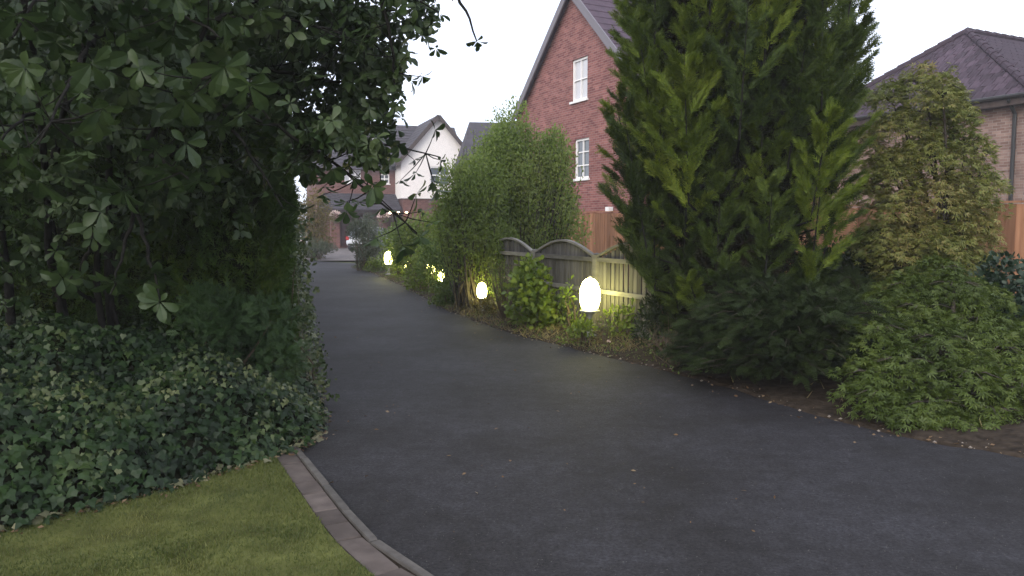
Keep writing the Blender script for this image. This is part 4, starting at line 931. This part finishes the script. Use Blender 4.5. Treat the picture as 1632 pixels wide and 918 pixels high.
# shrubs along the right of the drive
def B(px, py, wpx, toppy, *a, **k): pass
def shrub_at(px, gy, wpx, topy, name, label, m, tpl, leaf, n, y_extra=0, **kw):
    p = gp(px, gy); y = p[1] + y_extra; c = at(px, gy, y); top = at(px, topy, y)[2]; w_ = wpx / F * y
    return make_bush(name, label, 'shrub', (c[0], y, .03), w_, top, m, tpl, leaf, n, **kw)
shrub_at(577, 431, 56, 352, 'round_bush', 'round grey green bush at the far bend of the drive', M['bush'], T_NARROW, .10, 5200, nl=18, up=.8)
shrub_at(627, 440, 62, 366, 'leafy_shrub', 'loose shrub around the farthest lamp beside the round bush', M['shrub'], T_SMALL, .085, 2600, y_extra=1.0)
shrub_at(655, 455, 60, 352, 'leafy_shrub', 'green shrub filling the gap left of the leaf buried lamp', M['shrub'], T_SMALL, .085, 4200, y_extra=1.4)
shrub_at(672, 470, 62, 385, 'leafy_shrub', 'low yellow green shrub leaning over the drive edge in front of the buried lamp', M['lime'], T_SMALL, .08, 1500, y_extra=1.0)
shrub_at(712, 484, 92, 352, 'leafy_shrub', 'mid green shrub under the narrower tree beyond the second lamp', M['shrub'], T_SMALL, .07, 5200, y_extra=2.2)
shrub_at(640, 446, 70, 372, 'leafy_shrub', 'bright lime shrub just right of the farthest lamp', M['lime'], T_SMALL, .085, 2800, y_extra=.9)
shrub_at(690, 462, 84, 338, 'leafy_shrub', 'tall loose light green shrub behind the leaf buried lamp', M['lime'], T_SMALL, .08, 5200, y_extra=3.0)
shrub_at(600, 434, 30, 412, 'ground_shrub', 'low yellow green tuft left of the farthest lamp', M['lime'], T_SMALL, .07, 900, y_extra=.1)
shrub_at(806, 506, 58, 376, 'leafy_shrub', 'slim leafy shrub against the left end of the arched fence', M['willow'], T_SMALL, .06, 3600, y_extra=.75)
shrub_at(765, 500, 60, 420, 'leafy_shrub', 'leafy green shrub directly behind the second lamp', M['shrub'], T_SMALL, .065, 2600, y_extra=.8)
shrub_at(722, 494, 78, 448, 'ground_shrub', 'low mounded shrub at the drive edge left of the second lamp', M['shrub'], T_SMALL, .06, 2600, y_extra=.6, lift=.1)
shrub_at(846, 532, 84, 417, 'lime_shrub', 'lime green broad leaved shrub between the two nearest lamps', M['lime'], T_ROUND, .085, 1700, y_extra=.35, nl=16)
shrub_at(885, 528, 60, 472, 'lime_shrub', 'low lime green shrub at the left foot of the brightest lamp', M['lime'], T_ROUND, .07, 420, y_extra=.2, nl=9)
shrub_at(1000, 548, 74, 462, 'lamp_side_plant', 'airy pale leaved plant just right of the brightest lamp', M['lime'], T_SMALL, .075, 520, y_extra=.1, nl=10)
shrub_at(1030, 552, 60, 478, 'leafy_shrub', 'leafy green plant at the base of the arched fence beside the conifer', M['shrub'], T_SMALL, .06, 900, y_extra=.5)
shrub_at(893, 536, 56, 492, 'leafy_shrub', 'low green plant at the fence base just left of the brightest lamp', M['shrub'], T_SMALL, .06, 700, y_extra=.7)
shrub_at(925, 552, 60, 512, 'lamp_side_plant', 'low leafy tuft hiding the post of the brightest lamp', M['lime'], T_SMALL, .06, 420, y_extra=.02, nl=9)
shrub_at(912, 540, 44, 440, 'lamp_side_plant', 'thin leafy sprig rising left of the brightest lamp', M['lime'], T_SMALL, .07, 160, y_extra=.35, nl=7)
shrub_at(775, 506, 50, 474, 'lamp_side_plant', 'small reddish tuft at the foot of the second lamp', M['orange'], T_SMALL, .05, 420, y_extra=.1, nl=7)
shrub_at(1052, 575, 70, 440, 'dark_shrub', 'dark twiggy shrub between the arched fence and the conifer', M['yew'], T_NARROW, .08, 1900, y_extra=.3, nl=10)
# bare twiggy shrub by lamp 2 and dry grass tufts
def twiggy(p, label, h, sp, n, m='twig', name='bare_shrub', nleaf=0):
    t = tag(empty(name, p), label, 'shrub'); b = MB()
    tips = []
    for _ in range(n):
        a = random.uniform(0, 6.28); r_ = random.random() ** .5 * sp; e = np.array([math.cos(a) * r_, math.sin(a) * r_, h * random.uniform(.55, 1)]); tips.append(e)
        m_ = e * [.6, .6, .5] + rnd(1, .02)[0]; b.tube([(0, 0, -.03), m_, e], [.006, .004, .0015], 4)
        for _ in range(3):
            u = random.uniform(.3, .9); s_ = m_ * (1 - u) + e * u; b.tube([s_, s_ + rnd(1, .06)[0] + [0, 0, .08]], [.003, .001], 3)
    b.build('twigs', M[m], t)
    if nleaf:
        k_ = RNG.integers(0, len(tips), nleaf); P_ = np.array(tips)[k_] * RNG.uniform(.5, 1.05, (nleaf, 1)) + rnd(nleaf, .03)
        o = scatter('leaves', T_SMALL, P_, rdir(nleaf), rdir(nleaf), .045, M['shrub'], t); tag(o, kind='stuff')
    return t
twiggy((*at(802, 515, 12.2)[:2], .04), 'thin bare stemmed shrub right of the second lamp', .95, .30, 60, nleaf=260)
twiggy((*at(962, 560, 9.5)[:2], .04), 'small twiggy rose in front of the brightest lamp', .42, .12, 9, name='rose_bush', nleaf=18)
rose = tag(empty('flower', (*at(970, 545, 9.45)[:2], at(970, 545, 9.45)[2])), 'single small white bloom low in front of the brightest lamp', 'flower')
u = rdir(16); u[:, 2] = np.abs(u[:, 2]); scatter('petals', T_ROUND, u * .003, u, rdir(16), .028, M['petal'], rose)
MB().tube([(0, 0, 0), (.01, 0, -.2)], .003, 4).build('stem', M['twig'], rose)
twiggy((*at(1075, 590, 8.2)[:2], .04), 'leafless low twigs at the foot of the conifer by the drive', .4, .38, 46, nleaf=50)

# low ground cover along the bed
P_, N_ = sample_grid(BED, 12000, jmax=16, dens=lambda q: ((q[..., 1] > 7.6) & (q[..., 1] < 30) & (q[..., 0] < 2.6)) * (vnoise(q[..., 0] * 2, q[..., 1] * 2) > -.35) + .0001)
o = scatter('ground_cover', T_SMALL, P_ + rnd(len(P_), .012) + [0, 0, .025], rdir(len(P_)) + [0, 0, .6], N_ + rnd(len(P_), .5), RNG.uniform(.02, .05, len(P_)), M['shrub'])
tag(o, 'low creeping plants covering the soil along the drive edge', 'ground cover', kind='stuff')
P_, N_ = sample_grid(BED, 7000, jmax=12, dens=lambda q: ((q[..., 1] > 9) & (q[..., 1] < 14.5)) * 1.0 + .02)
o = scatter('dry_grass', T([(0, -.05, 0), (0, .05, 0), (1, 0, .12)], [(0, 1, 2)]), P_ + [0, 0, .005], rdir(len(P_)) * [1, 1, .5] + [0, -.2, .7], rdir(len(P_)), RNG.uniform(.04, .13, len(P_)), M['straw'])
tag(o, 'pale dry grass and straw along the drive edge by the lamps', 'dry grass', kind='stuff')
# pebbles along the edge
pb = []
for q in RIGHT:
    for _ in range(12): pb.append((q[0] + random.gauss(.10, .12), q[1] + random.gauss(.06, .12), .015))
pb = np.array(pb); ico = T([(.5, 0, 0), (-.5, 0, 0), (0, .4, 0), (0, -.4, 0), (0, 0, .3), (0, 0, -.3)], [(0, 2, 4), (2, 1, 4), (1, 3, 4), (3, 0, 4), (2, 0, 5), (1, 2, 5), (3, 1, 5), (0, 3, 5)])
o = scatter('pebbles', ico, pb, rdir(len(pb)) * [1, 1, .1], np.tile([0, 0, 1.0], (len(pb), 1)) + rnd(len(pb), .1), RNG.uniform(.012, .045, len(pb)), M['pebble']); tag(o, 'small stones along the right edge of the drive', 'pebbles', kind='stuff')
n = 5000; yg = 3.0 + 9 * RNG.random(n) ** 1.6; xg = yg * RNG.uniform(-.27, .68, n)
ed = np.interp(yg, RIGHT[::-1, 1][np.argsort(RIGHT[::-1, 1])], RIGHT[::-1, 0][np.argsort(RIGHT[::-1, 1])]); kx = np.interp(yg, KERB[:, 1], KERB[:, 0]); k_ = (xg < ed) & ((yg > 5.4) | (xg > kx + .02)); xg, yg = xg[k_], yg[k_]; n = len(xg)
o = scatter('grit', ico, np.stack([xg, yg, np.full(n, .001)], 1), rdir(n) * [1, 1, .1], np.tile([0, 0, 1.0], (n, 1)), RNG.uniform(.003, .009, n), M['grit']); tag(o, 'loose grit on the surface of the drive', 'grit', kind='stuff')

# ------------------------------------------------------------------ yew with arching feathery branches
def arching(name, label, base, rad, hgt, nbr, m, leaf, per, drad=None, tpl=T_FEATHER, cat='shrub'):
    root = tag(empty(name, base), label, cat); b = MB(); LP, LD, LN = [], [], []
    for i in range(nbr):
        a = random.uniform(0, 2 * math.pi); 
        if math.sin(a) > .3 and random.random() < .5: a = -a
        rr = random.uniform(.45, 1.05); z1 = hgt * random.uniform(.2, 1.0) * (1.05 - .45 * rr); e = np.array([math.cos(a) * rad * rr, math.sin(a) * (drad or rad) * rr, z1])
        m_ = np.array([e[0] * .5, e[1] * .5, z1 * 1.25 + .06]); Q = np.array([(1 - u) ** 2 * np.array([0, 0, .05]) + 2 * u * (1 - u) * m_ + u * u * e for u in np.linspace(0, 1, 7)])
        b.tube(Q, list(np.linspace(.014, .003, 7)), 4); us = .35 + .65 * RNG.random(per); kk = us * 6; i0 = np.minimum(kk.astype(int), 5); fr = (kk - i0)[:, None]
        pt = Q[i0] * (1 - fr) + Q[i0 + 1] * fr; td = unit(Q[i0 + 1] - Q[i0]); off = rdir(per) * [1, 1, .45]
        LP.append(pt + off * .09 * RNG.random((per, 1))); LD.append(td + off * .8); LN.append(np.tile([0, 0, 1.0], (per, 1)) + rnd(per, .5))
    LP, LD, LN = map(np.concatenate, (LP, LD, LN)); LP[:, 2] = np.maximum(LP[:, 2], .03)
    o = scatter('foliage', tpl, LP, LD, LN, RNG.uniform(.7, 1.3, len(LP)) * leaf, m, root); tag(o, kind='stuff'); b.build('stem', M['bark'], root); return root
q = at(1265, 560, 7.25); arching('spreading_yew', 'dark spreading evergreen with arching feathery branches right of the conifer', (q[0], 7.35, .03), 1.0, 1.25, 190, M['yew'], .15, 42, drad=.9)
q = at(1150, 560, 7.9); arching('spreading_yew', 'low dark evergreen skirt at the foot of the conifer by the drive', (q[0], 7.75, .03), .55, .85, 90, M['yew'], .13, 36)
q = at(1400, 540, 7.9); arching('spreading_yew', 'dark evergreen behind the low maple, under the autumn maple', (q[0], 8.1, .03), .95, 1.15, 120, M['yew'], .15, 40)

# ------------------------------------------------------------------ maples in tiers
def tiered(name, label, base, pads, m, leaf, dens, cat='tree', trunk_r=.05, twist=.1):
    root = tag(empty(name, base), label, cat); base = np.array(base, float); b = MB(); LP, LD, LN = [], [], []
    for c, r_, th in pads:
        c = np.array(c, float) - base; n = int(dens * r_[0] * r_[1]); a = RNG.uniform(0, 2 * np.pi, n); q = np.sqrt(RNG.random(n)); lob = 1 + .22 * np.sin(5 * a + c[0] * 9) + .12 * np.sin(9 * a)
        x = np.cos(a) * q * r_[0] * lob; y = np.sin(a) * q * r_[1] * lob; z = th * (1 - q ** 2 * 1.9) + RNG.normal(size=n) * th * .4 + th * .6 * vnoise(x * 6 + c[0], y * 6) - .12 * q * (y < 0) * (r_[1] > .2)
        LP.append(c + np.stack([x, y, z], 1)); rad = np.stack([np.cos(a), np.sin(a), np.zeros(n)], 1); LD.append(rad * .8 + rnd(n, .45) + [0, 0, -.25]); LN.append(rnd(n, .35) + rad * .3 + [0, 0, 1])
        p0 = np.array([random.gauss(0, .03), random.gauss(0, .03), -.03]); mid = np.array([c[0] * twist * 3, c[1] * twist * 3, c[2] * .7]); Q = [(1 - u) ** 2 * p0 + 2 * u * (1 - u) * mid + u * u * c for u in np.linspace(0, 1, 7)]
        b.tube(Q, list(np.linspace(trunk_r, .008, 7)), 6)
        for _ in range(7):
            a_ = random.uniform(0, 6.28); e = c + np.array([math.cos(a_) * r_[0] * .8, math.sin(a_) * r_[1] * .8, -.02]); b.tube([c * .97, (c + e) / 2 + [0, 0, th * .4], e], [.008, .005, .002], 4)
    LP, LD, LN = map(np.concatenate, (LP, LD, LN)); o = scatter('crown', T_STAR, LP, LD, LN, RNG.uniform(.7, 1.3, len(LP)) * leaf, m, root); tag(o, kind='stuff')
    b.build('trunk', M['bark'], root, smooth=True); return root
pads = []
for (px, py, y, rx, ry) in [(1470, 486, 6.9, .36, .36), (1560, 505, 6.7, .38, .36), (1400, 520, 6.6, .30, .3), (1500, 535, 6.4, .36, .34), (1600, 552, 6.4, .36, .34), (1440, 572, 6.2, .34, .32), (1545, 592, 6.0, .38, .32), (1385, 592, 6.2, .26, .3), (1630, 610, 6.0, .34, .3),
                            (1400, 622, 6.0, .32, .26), (1480, 640, 5.8, .36, .26), (1580, 650, 5.8, .36, .26), (1445, 660, 5.75, .25, .2), (1520, 672, 5.7, .26, .2), (1680, 520, 6.6, .4, .4), (1700, 640, 5.9, .4, .3), (1520, 450, 7.0, .34, .34), (1455, 452, 7.4, .34, .3), (1500, 425, 7.7, .30, .3), (1560, 462, 7.2, .32, .3), (1410, 480, 7.1, .28, .3)]:
    pads.append((at(px, py, y), (rx * .90, ry * .9), .055))
q = gp(1520, 660); tiered('japanese_maple', 'low spreading green maple with layered drooping foliage near the right edge', (q[0] + .1, 6.45, .03), pads, M['maple'], .055, 7800)
pads = []
for (px, py, y, rx, ry) in [(1470, 130, 9.0, .34, .34), (1415, 150, 9.1, .30, .3), (1520, 170, 9.0, .32, .32), (1440, 195, 8.9, .42, .4), (1540, 225, 8.8, .36, .36), (1480, 240, 8.7, .48, .44), (1420, 262, 8.8, .36, .36), (1560, 280, 8.7, .36, .34), (1500, 300, 8.6, .5, .42),
                            (1430, 325, 8.6, .4, .38), (1545, 345, 8.6, .36, .36), (1470, 365, 8.5, .42, .36), (1390, 300, 8.9, .3, .3), (1530, 395, 8.4, .34, .32), (1430, 405, 8.4, .34, .3), (1480, 440, 8.3, .34, .3), (1560, 310, 9.1, .3, .3), (1390, 380, 8.7, .28, .3), (1385, 225, 9.0, .26, .3)]:
    pads.append((at(px, py, y), (rx * .82, ry * .8), .12))
for _ in range(20):
    px, py = random.uniform(1400, 1560), random.uniform(110, 480); pads.append((at(px, py, random.uniform(8.5, 9.1)), (.24, .24), .14))
tiered('autumn_maple', 'taller maple turning orange brown in front of the pale brick house', (*at(1510, 520, 8.7)[:2], .05), pads, M['mapler'], .066, 6200, trunk_r=.028)
q = at(1612, 560, 7.6); make_bush('evergreen_shrub', 'bluish green shrub at the right edge behind the low maple', 'shrub', (q[0] + .25, 7.9, .05), 1.05, 1.2, M['blueg'], T_ROUND, .06, 5200, nl=18)
q = at(1330, 400, 9.8); make_bush('evergreen_shrub', 'dark shrub against the stained fence between conifer and autumn maple', 'shrub', (q[0], 9.6, .05), 1.5, 1.25, M['yew'], T_ROUND, .08, 4200)

# ------------------------------------------------------------------ plants and cars at the far end
p = at(500, 400, 36); make_bush('autumn_shrub', 'rusty green small tree beside the far forecourt, left of the porch', 'tree', (p[0] - .1, 36, 0), 1.9, 3.1, M['orange'], T_SMALL, .12, 4200, nl=18, bark='bark')
p = at(503, 408, 34); make_bush('low_bush', 'low dark bushes bordering the forecourt below the rusty tree', 'shrub', (p[0], 34.4, 0), 1.7, .95, M['bush'], T_NARROW, .12, 2600, nl=14)
p = at(580, 380, 40); make_bush('grey_conifer', 'slim grey green shrub standing before the silver car', 'shrub', (p[0], 42, 0), 1.3, 2.3, M['bush'], T_NARROW, .13, 2600, nl=14)

def car(p, rz, paint, label):
    t = tag(empty('parked_car', p, rz), label, 'car')
    # sections along length (x), each (halfwidth at sill, belt, roof), heights
    sec = [(-2.0, .60, .72, .60, .35, .55, .72), (-1.9, .76, .82, .70, .25, .62, .88), (-1.5, .80, .86, .62, .20, .80, 1.38), (-.6, .82, .88, .64, .20, .88, 1.46), (.4, .82, .88, .62, .20, .88, 1.42), (1.05, .80, .86, .70, .20, .86, .98), (1.7, .78, .82, .62, .22, .70, .82), (2.05, .62, .68, .5, .32, .52, .62)]
    vs, fs = [], []
    for (x, ws, wb, wr, zs, zb, zr) in sec:
        vs += [(x, -ws, zs), (x, -wb, (zs + zb) / 2), (x, -wb * .98, zb), (x, -wr, zr - .05), (x, -wr * .7, zr), (x, wr * .7, zr), (x, wr, zr - .05), (x, wb * .98, zb), (x, wb, (zs + zb) / 2), (x, ws, zs)]
    for i in range(len(sec) - 1):
        for k_ in range(9): a = i * 10 + k_; fs.append((a, a + 1, a + 11, a + 10))
        fs.append((i * 10 + 9, i * 10, i * 10 + 10, i * 10 + 19))
    fs.append(tuple(range(10))[::-1]); fs.append(tuple(70 + k_ for k_ in range(10)))
    o = MB().add(vs, fs).build('body', paint, t, smooth=True); m_ = o.modifiers.new('s', 'SUBSURF'); m_.levels = 1; m_.render_levels = 2
    g_ = MB()
    for s_ in (-1, 1): g_.add([(-1.45, s_ * .845, .90), (.95, s_ * .845, .93), (.42, s_ * .68, 1.33), (-1.3, s_ * .68, 1.33)], [(0, 1, 2, 3) if s_ < 0 else (3, 2, 1, 0)])
    g_.build('side_window', M['glass'], t)
    MB().add([(-1.93, -.62, .90), (-1.93, .62, .90), (-1.6, .5, 1.33), (-1.6, -.5, 1.33)], [(3, 2, 1, 0)]).build('rear_window', M['glass'], t)
    MB().add([(1.12, -.66, .98), (1.12, .66, .98), (.50, .52, 1.36), (.50, -.52, 1.36)], [(0, 1, 2, 3)]).build('windscreen', M['glass'], t)
    for x in (-1.25, 1.3):
        for s_ in (-1, 1):
            wh = MB().lathe([(.20, -.1), (.31, -.09), (.33, 0), (.31, .09), (.20, .1)], 20).build('tyre', M['rubber'], t, loc=(x, s_ * .78, .33), rot=(R(90), 0, 0), smooth=True)
            MB().lathe([(.19, -.104), (.05, -.12)], 16).build('rim', M['alloy'], wh); 
    for s_ in (-1, 1): MB().box(-1.99, -1.84, s_ * .66 - .1, s_ * .66 + .1, .66, .86).build('tail_light', M['redlens'], t, bevel=.02); MB().box(1.86, 2.0, s_ * .55 - .13, s_ * .55 + .13, .55, .67).build('headlight', M['curtain'], t, bevel=.02)
    MB().box(-2.06, -1.9, -.6, .6, .34, .46).build('bumper', M['black'], t, bevel=.02)
    return t
p = at(594, 385, 46.5); car((p[0], 46.5, 0), R(75), M['silver'], 'silver car parked in front of the far garage')
p = at(452, 395, 37.5); car((p[0] - .9, 37.6, 0), R(185), M['whitecar'], 'white car mostly hidden by the hedge at the far left')

# ------------------------------------------------------------------ haze added to veil and lift the distance
hm_ = bpy.data.materials.new('veil_haze'); hm_.use_nodes = True; nt = hm_.node_tree; nt.nodes.clear()
ho = nt.nodes.new('ShaderNodeOutputMaterial'); pv = nt.nodes.new('ShaderNodeVolumePrincipled')
pv.inputs['Color'].default_value = (.92, .94, 1, 1); pv.inputs['Density'].default_value = .0016; pv.inputs['Anisotropy'].default_value = .2
nt.links.new(pv.outputs[0], ho.inputs['Volume'])
hz = MB().box(-45, 45, -12, 75, -1.2, 11.0).build('haze', hm_); tag(hz, 'thin pale haze volume added to lighten the distance', 'haze', kind='stuff')
SC.cycles.volume_bounces = 1; SC.cycles.volume_max_steps = 64
